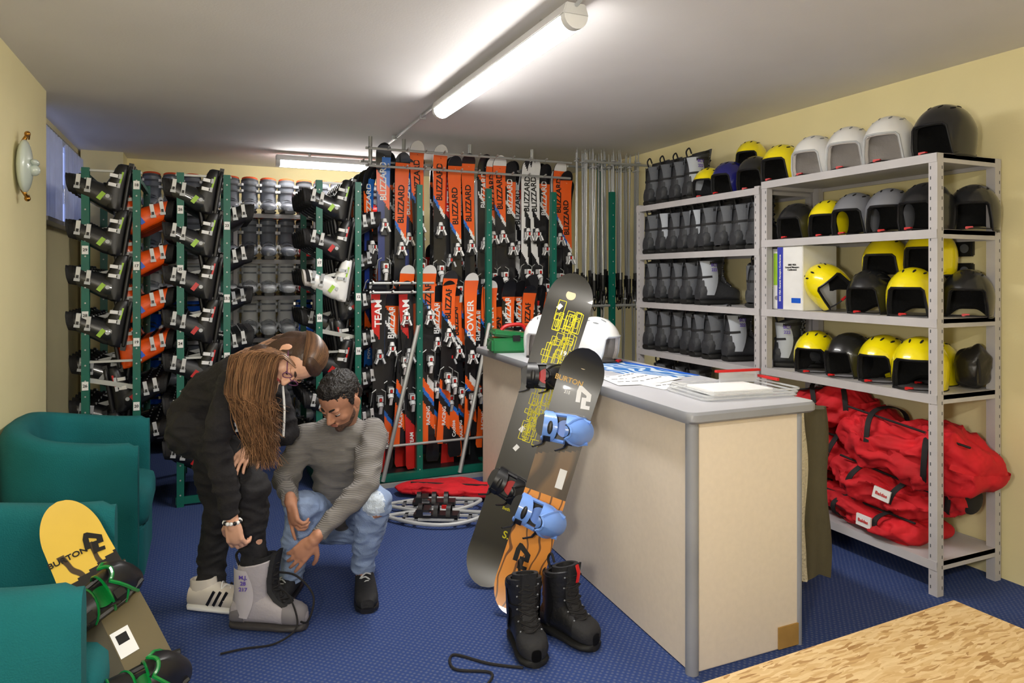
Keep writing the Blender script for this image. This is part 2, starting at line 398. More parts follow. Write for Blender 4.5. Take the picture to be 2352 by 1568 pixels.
def snow_boot(shell,panel,sole,label,merged=False,lace=BLKF,toe=None,txt=None,name='snowboard_boot',tongue=None,tsz=.036,tw=.034,strap=None):
    P=[]
    a=MB(); footloft(a,SB_F,.028,shell); P.append(('foot_shell',a))
    if toe:
        t=MB(); footloft(t,[(x,w*1.04,h*1.03) for x,w,h in SB_F[5:]],.028,toe); P.append(('toe_cap',t))
        t=MB(); footloft(t,[(x,w*1.06,h*.75) for x,w,h in SB_F[:3]],.028,toe); P.append(('heel_cup',t))
    b=MB(); footloft(b,SB_F,0,sole,hf=.04,ws=1.08); P.append(('sole',b))
    c=MB(); c.loft([ringz(-.04,.12,.088,.056),ringz(-.038,.17,.084,.06),ringz(-.03,.23,.08,.064),ringz(-.02,.29,.084,.069,.1),ringz(-.015,.335,.084,.071,.25),ringz(-.015,.34,.078,.065,.25),ringz(-.015,.335,.068,.055,.25),ringz(-.02,.25,.06,.05)],shell); P.append(('shaft',c))
    for s in(-1,1):
        d=MB(); vs=[];fs=[];nu=8;nv=8
        for i in range(nu+1):
            for j in range(nv+1):
                tt=math.radians(92+80*(i/nu)) ; z=.07+.245*(j/nv)
                rx=.089;ry=.065+.008*(j/nv)
                wv=math.radians(20*math.sin(math.pi*j/nv))
                vs.append((-.031+rx*math.cos(tt-wv),s*ry*math.sin(tt-wv),z))
        for i in range(nu):
            for j in range(nv): a0=i*(nv+1)+j; fs.append((a0,a0+1,a0+nv+2,a0+nv+1))
        d.add(vs,fs,panel); P.append(('ankle_panel',d))
    if strap:
        for z0,w0 in ((.305,.022),(.205,.016)):
            d=MB(); arcband(d,-.024 if z0>.25 else -.034,z0,.084,.0685 if z0>.25 else .062,w0,strap,-179,179,.007,.1,24); P.append(('strap',d))
    e=MB(); e.loft([ringz(.0,.30,.058,.05),ringz(.005,.365,.062,.053,.25),ringz(.005,.365,.044,.038,.25),ringz(0,.27,.038,.03)],BLKM); P.append(('inner_boot',e))
    t=MB(); t.loft([[(x-.012,-tw,z),(x+.006,-tw*.82,z+.006),(x+.01,0,z+.01),(x+.006,tw*.82,z+.006),(x-.012,tw,z)] for x,z in((.13,.125),(.09,.155),(.062,.20),(.06,.26),(.068,.32),(.08,.385))],tongue or DGR); P.append(('tongue',t))
    f=MB(); pz=[(.135,.132),(.115,.148),(.094,.162),(.078,.185),(.07,.21),(.066,.24),(.066,.27),(.068,.30),(.072,.325)]
    pts=[]
    for i,(x,z) in enumerate(pz):
        s=1 if i%2 else -1; pts+= [(x-.015,s*.038,z),(x+.012,0,z+.008)]
    f.tube(spline(pts,4),.0045,lace,6)
    pts=[(x+.0,(-1 if i%2 else 1)*.038,z) for i,(x,z) in enumerate(pz)]
    f.tube(spline(pts,4),.0045,lace,6)
    for x,z in pz[::2]:
        for s in(-1,1): f.sph((x-.018,s*.042,z),.0045,GRY,8,6)
    P.append(('laces',f))
    g=MB(); g.tube(spline([(-.1,0,.31),(-.115,0,.36),(-.09,0,.39),(-.07,0,.35)],5),.006,BLKF); P.append(('pull_loop',g))
    if merged:
        mb=MB()
        for n,q in P: mb.add(q.v,q.f,[q.mats[i] for i in q.m])
        return Proto(ob(name,mb.mesh(name),None,None,label,'boot'))
    r=root(name,label,'boot')
    for n,q in P: part(n,q,r)
    if txt:
        for k,s in enumerate(txt): text(r,s,tsz,TXP,(-.045,-.080,.285-k*tsz*1.15),(1,0,0),(0,-1,.02))
    return Proto(r)
sbs=mat('boot_charcoal',(50,52,57),.6,bump=.25,bs=50)
sb=snow_boot(sbs,mat('grey_ankle_panel',(92,95,102),.7,bump=.2),RUB,'charcoal soft snowboard boot with grey ankle panel',merged=True,strap=BLKM)
gp=mat('pale_grey_panel',(172,178,188),.6)
sbl=snow_boot(sbs,gp,RUB,'charcoal and pale grey snowboard boot with handwritten number',txt=['BC1','222'],tsz=.03,strap=BLKM)
G='snowboard boots on the grey shelves'
def sbm(x,y,z,a,s=1.): return Matrix.Translation((x,y,z))@Euler((0,0,a)).to_matrix().to_4x4()@Matrix.Diagonal((.98*s,1.05*s,.98*s,1))
for z,ys,lbl in ((2.12,[4.7,4.555,4.41],4.24),(1.73,[4.71,4.45,4.305,4.16,4.015,3.87,3.725,3.58],4.58),(1.345,[4.71,4.565,4.42,4.275],4.09),(.965,[4.71,4.565,4.42,4.275,4.13,3.985],3.80),(.55,[4.6,4.4,4.2],None)):
    for i,y in enumerate(ys):
        (sbl if (z==1.73 and i==3) else sb).put(sbm(3.40+.02*math.sin(y*9),y,z,.12*math.sin(i*3)),None,G)
    if lbl: sbl.put(sbm(3.42,lbl,z,-.12,1.03),None,G)
sb.put(sbm(3.40,3.60,1.345,.3,.9),None,G)
sbl.put(L3(3.42,3.33,.975,rz=-.7,s=.9),None,G)
# ---------------------------------------------------------------- helmets
def sst(a,b,x):
    t=max(0,min(1,(x-a)/(b-a))); return t*t*(3-2*t)
def helmet(col,lining,label):
    def tm(a):
        a=abs(a)
        return 73+sst(38,56,a)*51-sst(120,165,a)*14
    def grid(k,inner=0):
        nu=52;nv=14;vs=[];fs=[]
        for i in range(nu):
            ph=360*i/nu; ph=ph-360 if ph>180 else ph
            for j in range(nv+1):
                th=math.radians(tm(ph)*j/nv); p=math.radians(ph)
                sx=math.sin(th)
                if th>math.pi/2: sx=1-(1-sx)*.45
                z=.155*math.cos(th)
                if th>math.pi/2: z*=1.25
                vs.append((k*.158*sx*math.cos(p),k*.128*sx*math.sin(p),.105+k*z))
        for i in range(nu):
            for j in range(nv): a=i*(nv+1)+j;b=((i+1)%nu)*(nv+1)+j; fs.append((a,a+1,b+1,b))
        return vs,fs,nu,nv
    r=root('ski_helmet',label,'helmet')
    vs,fs,nu,nv=grid(1.0); a=MB(); a.add(vs,fs,col); me=a.mesh('helmet_shell'); ob('shell',me,r)
    v2,f2,_,_=grid(.84); b=MB(); b.add(v2,f2,lining); ob('lining',b.mesh('lining'),r)
    c=MB(); e1=[vs[i*(nv+1)+nv] for i in range(nu)]; e2=[v2[i*(nv+1)+nv] for i in range(nu)]
    c.loft([[e1[i],tuple(V(e1[i])*.97+V((0,0,-.004))),e2[i]] for i in range(nu)],lining,closed=True); c.tube(e1,.0055,BLK if lining==LIN else LGR,6,closed=True); part('rim_trim',c,r)
    for i in range(4):
        for s in(-1,1):
            d=MB(); p=math.radians(25+i*38)*s; th=math.radians(38 if i%2 else 30)
            q=V((.158*math.sin(th)*math.cos(p),.128*math.sin(th)*math.sin(p),.105+.155*math.cos(th)))
            n=V((q.x/.158**2,q.y/.128**2,(q.z-.105)/.155**2)).normalized()
            M=basis(q,n,V((1,0,0))); d.sph((0,0,0),(.006,.020,.003),LIN if lining==LIN else GRY,8,6,M=M)
            part('vent',d,r)
    e=MB(); e.tube(spline([(.03,-.108,.02),(.09,-.085,-.0+.006),(.15,-.02,.008),(.155,.03,.008),(.09,.088,.006),(.03,.108,.02)],6),.010,BLKF,6,flat=.35); part('chin_strap',e,r)
    f=MB(); f.box((.155,-.005,.012),(.020,.036,.014),RED); part('buckle',f,r,bevel=.002)
    return Proto(r)
HY=helmet(YEL,LIN,'glossy yellow ski helmet with black lining'); HB=helmet(HBLK,LIN,'black ski helmet with black lining and strap')
HW=helmet(WHT,LINW,'white ski helmet with pale grey lining'); HG=helmet(HGRY,LIN,'silver grey ski helmet with black lining'); HN=helmet(NAV,LIN,'navy blue ski helmet with black lining')
GH='ski helmets on the grey shelving'
def hput(P,x,y,z,yaw,s=.93,rx=0,ry=0,group=GH): return P.put(L3(x,y,z,rz=math.radians(yaw-14),rx=rx,ry=ry,s=s),None,group)
for P,x,y,yaw,s in ((HY,3.42,4.13,214,.9),(HN,3.41,3.89,200,.94),(HB,3.42,3.655,214,.94),(HY,3.41,3.405,206,.96),(HW,3.42,3.15,204,1.0),(HW,3.42,2.90,216,1.02),(HW,3.42,2.64,210,1.04),(HB,3.45,2.36,196,1.05)):
    hput(P,x,y,2.152-(.03 if y>3.42 else 0),yaw,s)
hput(HY,3.57,3.86,2.30,220,.84)
for P,x,y,yaw,s in ((HB,3.41,3.28,204,.88),(HY,3.43,3.06,214,.88),(HG,3.42,2.86,206,.96),(HG,3.42,2.645,218,.96),(HB,3.42,2.43,198,.98),(HB,3.60,2.31,222,.92)):
    hput(P,x,y,1.782,yaw,s)
hput(HY,3.42,2.98,1.42,250,.93,rx=.7)
for P,x,y,zz,yaw,s in ((HB,3.40,2.745,1.347,206,.94),(HY,3.38,2.48,1.347,214,.97),(HB,3.60,2.34,1.347,226,.93),(HY,3.50,2.73,1.53,214,.94),(HY,3.53,2.49,1.56,204,.94)):
    hput(P,x,y,zz,yaw,s)
for P,x,y,zz,yaw,s in ((HY,3.40,3.13,.977,218,.95),(HB,3.42,2.90,.977,195,.96),(HY,3.42,2.68,.977,204,.98),(HY,3.38,2.44,.977,214,1.02),(HY,3.60,2.52,.977,200,.9),(HY,3.60,2.86,.977,200,.88)):
    hput(P,x,y,zz,yaw,s)
hput(HW,2.03,4.08,1.031,246,1.05,group='white helmets on the counter'); hput(HW,2.20,3.72,1.031,-46,1.05,group='white helmets on the counter')
def lump(c,d,m,seed,p=.75,amp=.08,nu=64,nv=40,fq=3.,sag=0):
    mb=MB(); vs=[];fs=[]
    for i in range(nv+1):
        t=-math.pi/2+math.pi*i/nv
        for j in range(nu):
            a=2*math.pi*j/nu
            q=V((spow(math.cos(t),p)*spow(math.cos(a),p)*d[0]/2,spow(math.cos(t),p)*spow(math.sin(a),p)*d[1]/2,spow(math.sin(t),p)*d[2]/2))
            nn=noise.noise(q*fq*2+V((seed*3.3,0,0)))*amp
            rg=1-abs(noise.noise(V((q.x*fq*2.2,q.y*fq*3.5,q.z*fq*3.5))+V((0,seed*2.1,0))))*2
            rg2=1-abs(noise.noise(q*fq*6+V((seed,3,0))))*2
            k=1+nn*2+amp*1.3*(rg-.6)+amp*.8*(rg2-.6)
            z=q.z*k
            if q.z>0: z-=sag*d[2]*(.5+.5*math.cos(q.x/d[0]*9+seed))
            vs.append(tuple(V(c)+V((q.x*(1+nn),q.y*k,max(z,-d[2]/2)))))
    for i in range(nv):
        for j in range(nu): fs.append((i*nu+j,i*nu+(j+1)%nu,(i+1)*nu+(j+1)%nu,(i+1)*nu+j))
    mb.add(vs,fs,m); return mb
r=root('stuff_bag','crumpled black nylon bag on the metal shelf','bag',None,L3(3.62,2.33,1.085))
part('bag_body',lump((0,0,0),(.17,.15,.21),mat('black_nylon',(26,25,26),.35,bump=.6,bs=18),3,.8,.14),r)
mb=MB(); mb.tube(spline([(-.05,-.06,.06),(-.08,-.09,.0),(-.06,-.08,-.07)],5),.006,BLKF); part('drawcord',mb,r)
r=root('binder','white ring binder with lime green spine label','binder',None,L3(3.33,3.345,1.346))
mb=MB(); mb.box((.10,0,.19),(.26,.075,.38),WHT); part('cover',mb,r,bevel=.004)
mb=MB(); mb.box((-.031,0,.25),(.002,.05,.2),LIME); part('spine_label',mb,r)
mb=MB(); mb.cyl((-.033,0,.07),(-.03,0,.07),.014,.014,CHR,14); part('finger_ring',mb,r)
r=root('binder','white box file with blue spine, conference lettering','binder',None,L3(3.33,3.19,1.346))
mb=MB(); mb.box((.06,0,.195),(.28,.20,.39),WHT); part('cover',mb,r,bevel=.004)
mb=MB(); mb.box((-.081,.075,.195),(.002,.045,.38),mat('spine_blue',(50,60,170),.5)); part('spine_strip',mb,r)
text(r,'2002 VISA General Managers Conference',.017,TXW,(-.083,.075,.195),(0,0,1),(-1,0,0))
text(r,'2002 VISA\nGeneral Managers\nConference',.015,TXB,(-.082,-.02,.26),(0,-1,0),(-1,0,0))
mb=MB(); mb.box((-.081,-.05,.06),(.002,.07,.03),BLU); part('badge',mb,r)
for z in (1.70,1.58):
    r=root('wall_socket','black plastic socket box fixed to the yellow wall','socket','black sockets on the wall',L3(3.735,2.47,z))
    mb=MB(); mb.box((0,0,0),(.03,.15,.085),BLK); part('socket_body',mb,r,bevel=.006)
    for s in(-1,1):
        mb=MB(); mb.cyl((-.017,s*.035,0),(-.013,s*.035,0),.024,.024,DGR,16); part('socket_hole',mb,r)
# ---------------------------------------------------------------- red bags
def band(mb,fn,w,m,n=36):
    rs=[]
    for i in range(n):
        a=2*math.pi*i/n; p=fn(a,1.0); q=fn(a,1.03)
        rs.append([(p[0]-w/2,p[1],p[2]),(p[0]+w/2,p[1],p[2]),(q[0]+w/2,q[1],q[2]),(q[0]-w/2,q[1],q[2])])
    mb.loft(rs,m,closed=True)
def duffel(M,d,seed,label,patch=None,end=None):
    r=root('equipment_bag',label,'bag','red bags on the bottom shelf',M)
    part('bag_body',lump((0,0,0),d,REDF,seed,.78,.18,90,56,3.0,.18),r,angle=70)
    for x in (-.2*d[0],.18*d[0]):
        mb=MB(); band(mb,lambda a,k:(x+.02*math.sin(a*2+seed),d[1]*.50*k*spow(math.cos(a),.8),d[2]*.46*k*spow(math.sin(a),.8)),.028,BLKF); part('strap',mb,r)
    mb=MB(); mb.tube([(d[0]*(-.40+.80*i/14),-d[1]*.30,d[2]*.38) for i in range(15)],.006,BLKF,6); part('zip',mb,r)
    if end:
        mb=MB(); mb.sph((d[0]*.44*end,0,0),(.03,d[1]*.34,d[2]*.36),BLKF,20,12); part('end_panel',mb,r)
    if patch:
        mb=MB(); mb.box((.05,-d[1]*.54,.0),(.085,.012,.06),PAPER); part('name_patch',mb,r)
        text(r,patch,.024,TXR,(.05,-d[1]*.54-.008,.0),(1,0,0),(0,-1,0))
    return r
duffel(L3(3.43,2.52,.655,rz=math.radians(-80),ry=.17),(.78,.40,.33),1,'large red nylon equipment bag hanging off the shelf end')
duffel(L3(3.45,3.02,.80,rz=math.radians(-66),ry=-.16),(.46,.34,.26),2,'red nylon equipment bag stacked on other bags')
duffel(L3(3.44,3.08,.54,rz=math.radians(-76),ry=.14),(.5,.36,.26),3,'red nylon equipment bag with black straps',None,-1)
duffel(L3(3.42,2.66,.42,rz=math.radians(-74),ry=.22),(.58,.36,.22),4,'red nylon equipment bag with white name patch','Baldas')
duffel(L3(3.42,2.70,.25,rz=math.radians(-88),ry=.06),(.68,.38,.15),5,'flattened red nylon bag on the bottom shelf','Baldas')
duffel(L3(3.46,3.16,.28,rz=math.radians(-84)),(.42,.36,.2),6,'red nylon bag on the bottom shelf')
duffel(L3(3.54,2.40,.42,rz=math.radians(-84)),(.26,.26,.2),8,'dark red equipment bag wedged under a larger bag',None,1)
r=root('jacket','olive jacket with cream fleece lining hung on the counter','jacket',None,L3(2.47,2.40,.16))
ol=mat('olive_cloth',(84,77,56),.85,bump=.3,bs=40); fl=mat('cream_fleece',(222,212,188),.95,bump=1.,bs=90)
def drape(mb,x0,x1,y,zt,zb,m,ph,th=.05):
    rs=[]
    for k in range(14):
        z=zb+(zt-zb)*k/13; ring=[]
        for j in range(32):
            a=2*math.pi*j/32; f=.010*math.sin(a*6+ph+k*.2)
            ring.append(((x0+x1)/2+((x1-x0)/2*(1-.25*(k/13)**3)+f)*math.cos(a)+.01*math.sin(k*.7+ph),y+(th+f)*math.sin(a),z+.02*math.sin(a*3+ph)*(1-k/13)))
        rs.append(ring)
    mb.loft(rs,m)
mb=MB(); drape(mb,-.03,.23,.02,.78,.0,ol,0,.06); part('jacket_shell',mb,r)
mb=MB(); drape(mb,-.11,.035,-.02,.80,.04,fl,2,.05); part('fleece_lining',mb,r)
mb=MB(); mb.box((-.09,.02,.80),(.10,.02,.02),CHR); part('hanger_hook',mb,r)
# ---------------------------------------------------------------- counter items
r=root('trail_map','blue printed ski map lying flat on the counter','map',None,L3(2.20,3.27,1.0315,rz=.05))
mp=wavemat('map_print',(50,120,196),(210,224,240),5.,12,.4,(.4,.75))
mb=MB(); mb.box((0,0,0),(.32,.66,.002),mp); part('map_sheet',mb,r)
mb=MB(); mb.box((.145,0,.0015),(.03,.66,.001),BLU); part('map_border',mb,r)
for i,(x,y,rz,w_,h) in enumerate(((2.02,2.80,.1,.22,.30),(1.93,2.95,-.2,.21,.30),(2.06,2.98,.4,.21,.3))):
    r=root('paper_sheet','white printed form lying on the counter','paper','papers on the counter',L3(x,y,1.0315+.0014*i+.001,rz=rz))
    mb=MB(); mb.box((0,0,0),(w_,h,.001),PAPER); part('sheet',mb,r)
    for k in range(3): text(r,'name   size   boots   skis',.014,TXB,(0,.12-k*.084,.001),(1,0,0),(0,0,1))
r=root('paper_tray','clear acrylic tray of papers with red clip strip','tray',None,L3(2.16,2.45,1.031,rz=-.1))
ac=mat('clear_acrylic',(215,218,222),.1,alpha=.45,coat=.5)
for k in range(3):
    mb=MB(); mb.tube([(p.x,p.y,.008+.012*k) for p in rpoly([(-.25+.01*k,-.16),(.22+.01*k,-.16),(.22+.01*k,.16),(-.25+.01*k,.16)],.04)],.005,ac,6,closed=True); part('tray_rim',mb,r)
mb=MB(); mb.box((0,0,.004),(.44,.30,.006),ac); part('tray_base',mb,r)
mb=MB(); mb.box((-.02,0,.020),(.30,.21,.02),PAPER); part('paper_stack',mb,r)
mb=MB(); mb.box((.12,.13,.05),(.2,.012,.05),ac); mb.box((.12,.13,.078),(.24,.02,.01),RED); mb.box((.235,.06,.05),(.012,.14,.012),RED); part('clip_strip',mb,r)
r=root('tool_case','green plastic tool case with red handle on the counter','case',None,L3(1.96,4.42,1.031,rz=-.2))
gc=mat('green_case',(16,115,60),.4,coat=.2)
mb=MB(); mb.box((0,0,.05),(.34,.2,.10),gc); part('case_base',mb,r,bevel=.015)
mb=MB(); mb.box((-.01,0,.12),(.30,.18,.045),gc,R=Matrix.Rotation(.12,3,'Y')); part('case_lid',mb,r,bevel=.015)
mb=MB(); mb.tube(spline([(-.09,-.02,.15),(-.05,-.02,.18),(.05,-.02,.185),(.09,-.02,.14)],5),.014,RED); part('handle',mb,r)
mb=MB(); mb.box((0,-.1,.1),(.05,.015,.04),BLK); part('latch',mb,r)
# ---------------------------------------------------------------- armchairs (facing +X)
def armchair(M,label):
    r=root('armchair',label,'armchair','teal tub armchairs',M)
    hw=.36
    pts=[(.25,-hw),(.08,-hw),(-.12,-hw+.01),(-.24,-hw+.09),(-.285,-.14),(-.29,0),(-.285,.14),(-.24,hw-.09),(-.12,hw-.01),(.08,hw),(.25,hw)]
    sp=spline([(x,y,0) for x,y in pts],6); n=len(sp); rs=[]
    for i,p in enumerate(sp):
        d=(sp[min(i+1,n-1)]-sp[max(i-1,0)]).normalized(); nn=V((d.y,-d.x,0))
        u=abs(i/(n-1)-.5)*2
        ht=.845-.09*sst(.2,.95,u); th=.058*(1-.25*sst(.93,1,u))
        if u>.96: ht-=.015
        prof=[(-1,.10),(-1,.3),(-1.04,.5),(-1.10,ht-.10),(-1.02,ht-.045),(-.75,ht-.012),(-.3,ht),(.3,ht),(.75,ht-.012),(1.02,ht-.045),(1.10,ht-.10),(1.04,.5),(1.0,.3),(1,.10)]
        rs.append([tuple(p+nn*a*th+V((0,0,z))) for a,z in prof])
    mb=MB(); mb.loft(rs,TEAL); part('backrest',mb,r,angle=60)
    mb=MB(); P=rpoly([(-.23,-.30),(.29,-.30),(.29,.30),(-.23,.30)],.09)
    c=V((.03,0))
    mb.loft([[(c.x+(p.x-c.x)*s,p.y*s,z) for p in P] for s,z in((.9,.325),(.97,.335),(1,.37),(1,.43),(.97,.465),(.85,.485),(.6,.495),(.2,.5))],TEAL); part('seat_cushion',mb,r,angle=60)
    mb=MB(); P=rpoly([(-.25,-.32),(.27,-.32),(.27,.32),(-.25,.32)],.06)
    mb.loft([[(p.x,p.y,z) for p in P] for z in(.08,.33)],TEAL); part('seat_base',mb,r,bevel=.01)
    for x in(-.2,.2):
        for y in(-.28,.28):
            mb=MB(); mb.cyl((x,y,0),(x,y,.09),.018,.026,BLK); part('leg',mb,r)
armchair(L3(-.540,4.13,0),'teal fabric tub armchair beside the yellow wall')
armchair(L3(-.538,2.47,0),'teal fabric tub armchair with a snowboard leaning on it')
# ---------------------------------------------------------------- boot racks and ski rack
def post(r,x,y,h,numbers=(),w=.045):
    mb=MB(); mb.box((x,y,h/2),(w,.04,h),GRN)
    for k in range(int(h/.1)): mb.cyl((x,y-.019,.08+k*.1),(x,y-.0225,.08+k*.1),.006,.005,STL,8)
    part('post',mb,r)
    for z,s in numbers:
        mb=MB(); mb.box((x,y-.025,z),(.036,.004,.055),PAPER); q=part('sticker',mb,r); text(q,s,.026,TXB,(x,y-.028,z),(1,0,0),(0,-1,0))
bk=ski_boot(BLK,BLK,WHT,BLKM,label='black ski boot with white buckles lying in the rack',trim=RED)
bkg=ski_boot(BLK,HBLK,WHT,BLKM,label='black ski boot with lime green trim in the rack',trim=LIME)
bko=ski_boot(ORG,ORG,WHT,BLKM,label='orange ski boot with white buckles in the rack',trim=BLU)
bkw=ski_boot(WHT,WHT,LGR,LINW,label='white ski boot with grey buckles in the rack',trim=LIME)
bkm=ski_boot(BLK,HBLK,LGR,BLKM,True,'black ski boot in the boot rack')
bom=ski_boot(ORG,ORG,BLK,BLKM,True,'orange ski boot in the boot rack')
def bootrack(x0,x1,Y,scheme,nums,label,z0=.36,depth=6,empty=(),dz=.295):
    r=root('boot_rack',label,'rack')
    Hh=2.25; Y1=Y+.13*depth+.1
    for k,x in enumerate((x0,x1)):
        post(r,x,Y,Hh,nums[k]); post(r,x,Y1,Hh)
        for zz,hh in ((Hh-.05,.03),(.04,.06)):
            mb=MB(); mb.box((x,(Y+Y1)/2,zz),(.03,Y1-Y,hh),GRN); part('side_beam',mb,r)
    for zz,hh,m in ((Hh-.015,.014,STL),(.04,.05,GRN),(1.0,.015,STL)):
        mb=MB(); mb.box(((x0+x1)/2,Y,zz),(x1-x0+.06,.014,hh),m); part('cross_bar',mb,r)
    cx=(x0+x1)/2
    g='ski boots in the green boot racks'
    for lv,(kl,kr) in enumerate(scheme):
        z=z0+dz*lv
        for s,kd in ((-1,kl),(1,kr)):
            zz=z+(0 if s<0 else dz/2)
            for dy in ((.03,.4) if (lv,s) in empty else (.25,.6)):
                mb=MB(); mb.box((cx,Y+dy,zz-.10),(x1-x0,.014,.03),STL,R=Matrix.Rotation(-s*.22,3,'Y')); part('boot_rail',mb,r)
            for dd in range(depth):
                if kd==0: continue
                if (lv,s) in empty and dd<1: continue
                y=Y+.02+.125*dd+(.06 if s>0 else 0)
                if dd==0: P={1:bk,2:bkg,3:bko,4:bkw}[kd]
                else: P={1:bkm,2:bkm,3:bom,4:bkm}[kd]
                sc=.92
                if s<0: M=L3(cx+.10,y,zz-.04,ry=-1.42,s=sc)
                else: M=L3(cx-.03+(.04 if kd==3 else 0),y,zz-.04,s=sc)@Euler((0,0,math.pi)).to_matrix().to_4x4()@Euler((0,-1.42,0)).to_matrix().to_4x4()
                P.put(M,None,g)
bootrack(-.70,-.41,5.2,[(1,1),(1,1),(2,3),(2,3),(2,3),(2,3),(2,0)],([(2.12,'30'),(1.72,'29'),(1.3,'28'),(.85,'26')],[(2.15,'18'),(1.62,'17'),(1.12,'19'),(.7,'20')]),'green steel boot rack full of black and orange boots',empty=((1,-1),(2,-1)))
bootrack(-.15,.14,5.2,[(1,1),(1,1),(1,1),(1,1),(1,1),(2,1),(2,0)],([(2.0,'26'),(1.6,'25'),(1.1,'24')],[(1.9,'23'),(1.4,'23.5'),(1.0,'13')]),'green steel boot rack with black boots',empty=((3,1),))
bootrack(.76,1.04,5.2,[(1,1),(1,1),(1,1),(1,1),(4,1),(1,1),(2,0)],([(1.65,'17'),(1.25,'22')],[(1.4,'12'),(1.0,'16')]),'green steel boot rack with black and white boots',.34,empty=((3,-1),(4,1)))
r=root('metal_shelving','long grey metal shelving full of upright ski boots','shelf')
for x in (-.68,.26,.98,1.7):
    for y in (6.95,7.3):
        mb=MB(); mb.box((x,y,1.08),(.035,.035,2.16),SHF); part('post',mb,r)
BZ=[.15,.56,.975,1.37,1.71,2.14]
for z in BZ:
    mb=MB(); mb.box((.51,7.12,z-.012),(2.42,.4,.024),SHF); mb.box((.51,6.93,z-.02),(2.42,.012,.04),SHF); part('shelf_board',mb,r)
olm=mat('orange_liner',(225,90,44),.8)
smk=mat('boot_smoke',(120,124,134),.35,coat=.4)
um=ski_boot(smk,smk,WHT,olm,True,'grey ski boot with orange liner standing on the shelf',bandm=DGR)
ug=ski_boot(LGR,WHT,LGR,BLKM,True,'pale grey ski boot standing on the shelf',bandm=GRY)
ub=ski_boot(BLU,BLU,CHR,BLKM,True,'blue ski boot standing on the shelf')
ur=ski_boot(RED,DGR,WHT,olm,True,'red and grey ski boot standing on the shelf')
for k,z in enumerate(BZ):
    for i in range(14):
        x=-.6+.165*i
        P=um if k in(4,5) else (ug if k==3 else (ub if (k==2 and i>8) or i<4 else ug))
        if k in(3,4,5) and i in(9,13): P=ur
        if k==1: P=ub if i%4<2 else um
        P.put(Matrix.Translation((x,7.05,z+.001))@Euler((0,0,-math.pi/2+.06*math.sin(i*5))).to_matrix().to_4x4()@Matrix.Diagonal((1.0,1.28,(1.0,1,1,.86,1.02,.86)[k],1)),None,'upright ski boots on the back shelving')
# skis
SKO=mat('ski_orange',(246,100,34),.3,coat=.5,var=.03); SKW=mat('ski_white',(232,232,232),.3,coat=.5,var=.02); SKK=mat('ski_black',(26,26,30),.3,coat=.5); SKU=mat('ski_blue',(40,112,205),.3,coat=.5); SKR=mat('ski_red',(200,38,34),.3,coat=.5); SKD=mat('ski_navy',(28,48,115),.3,coat=.5)
def slab(mb,L,hw,yo,n,nc,mf,side,back,th):
    zs=[]
    for i in range(n+1):
        t=i/n; zs.append(L*(.62*t+.38*(.5-.5*math.cos(math.pi*t))))
    vs=[];fs=[];ms=[]
    for sgn in(-1,1):
        for z in zs:
            for j in range(nc+1): vs.append((hw(z)*(2*j/nc-1),yo(z)+sgn*th/2,z))
    o=(n+1)*(nc+1)
    for i in range(n):
        for j in range(nc):
            a=i*(nc+1)+j; z=(zs[i]+zs[i+1])/2
            fs.append((a,a+1,a+nc+2,a+nc+1)); ms.append(mf(2*(j+.5)/nc-1,z/L,z))
            fs.append((o+a,o+a+nc+1,o+a+nc+2,o+a+1)); ms.append(back)
        for j in(0,nc):
            a=i*(nc+1)+j; fs.append((a,a+nc+1,o+a+nc+1,o+a)); ms.append(side)
    for i in(0,n):
        for j in range(nc):
            a=i*(nc+1)+j; fs.append((a,a+1,o+a+1,o+a)); ms.append(side)
    mb.add(vs,fs,ms)
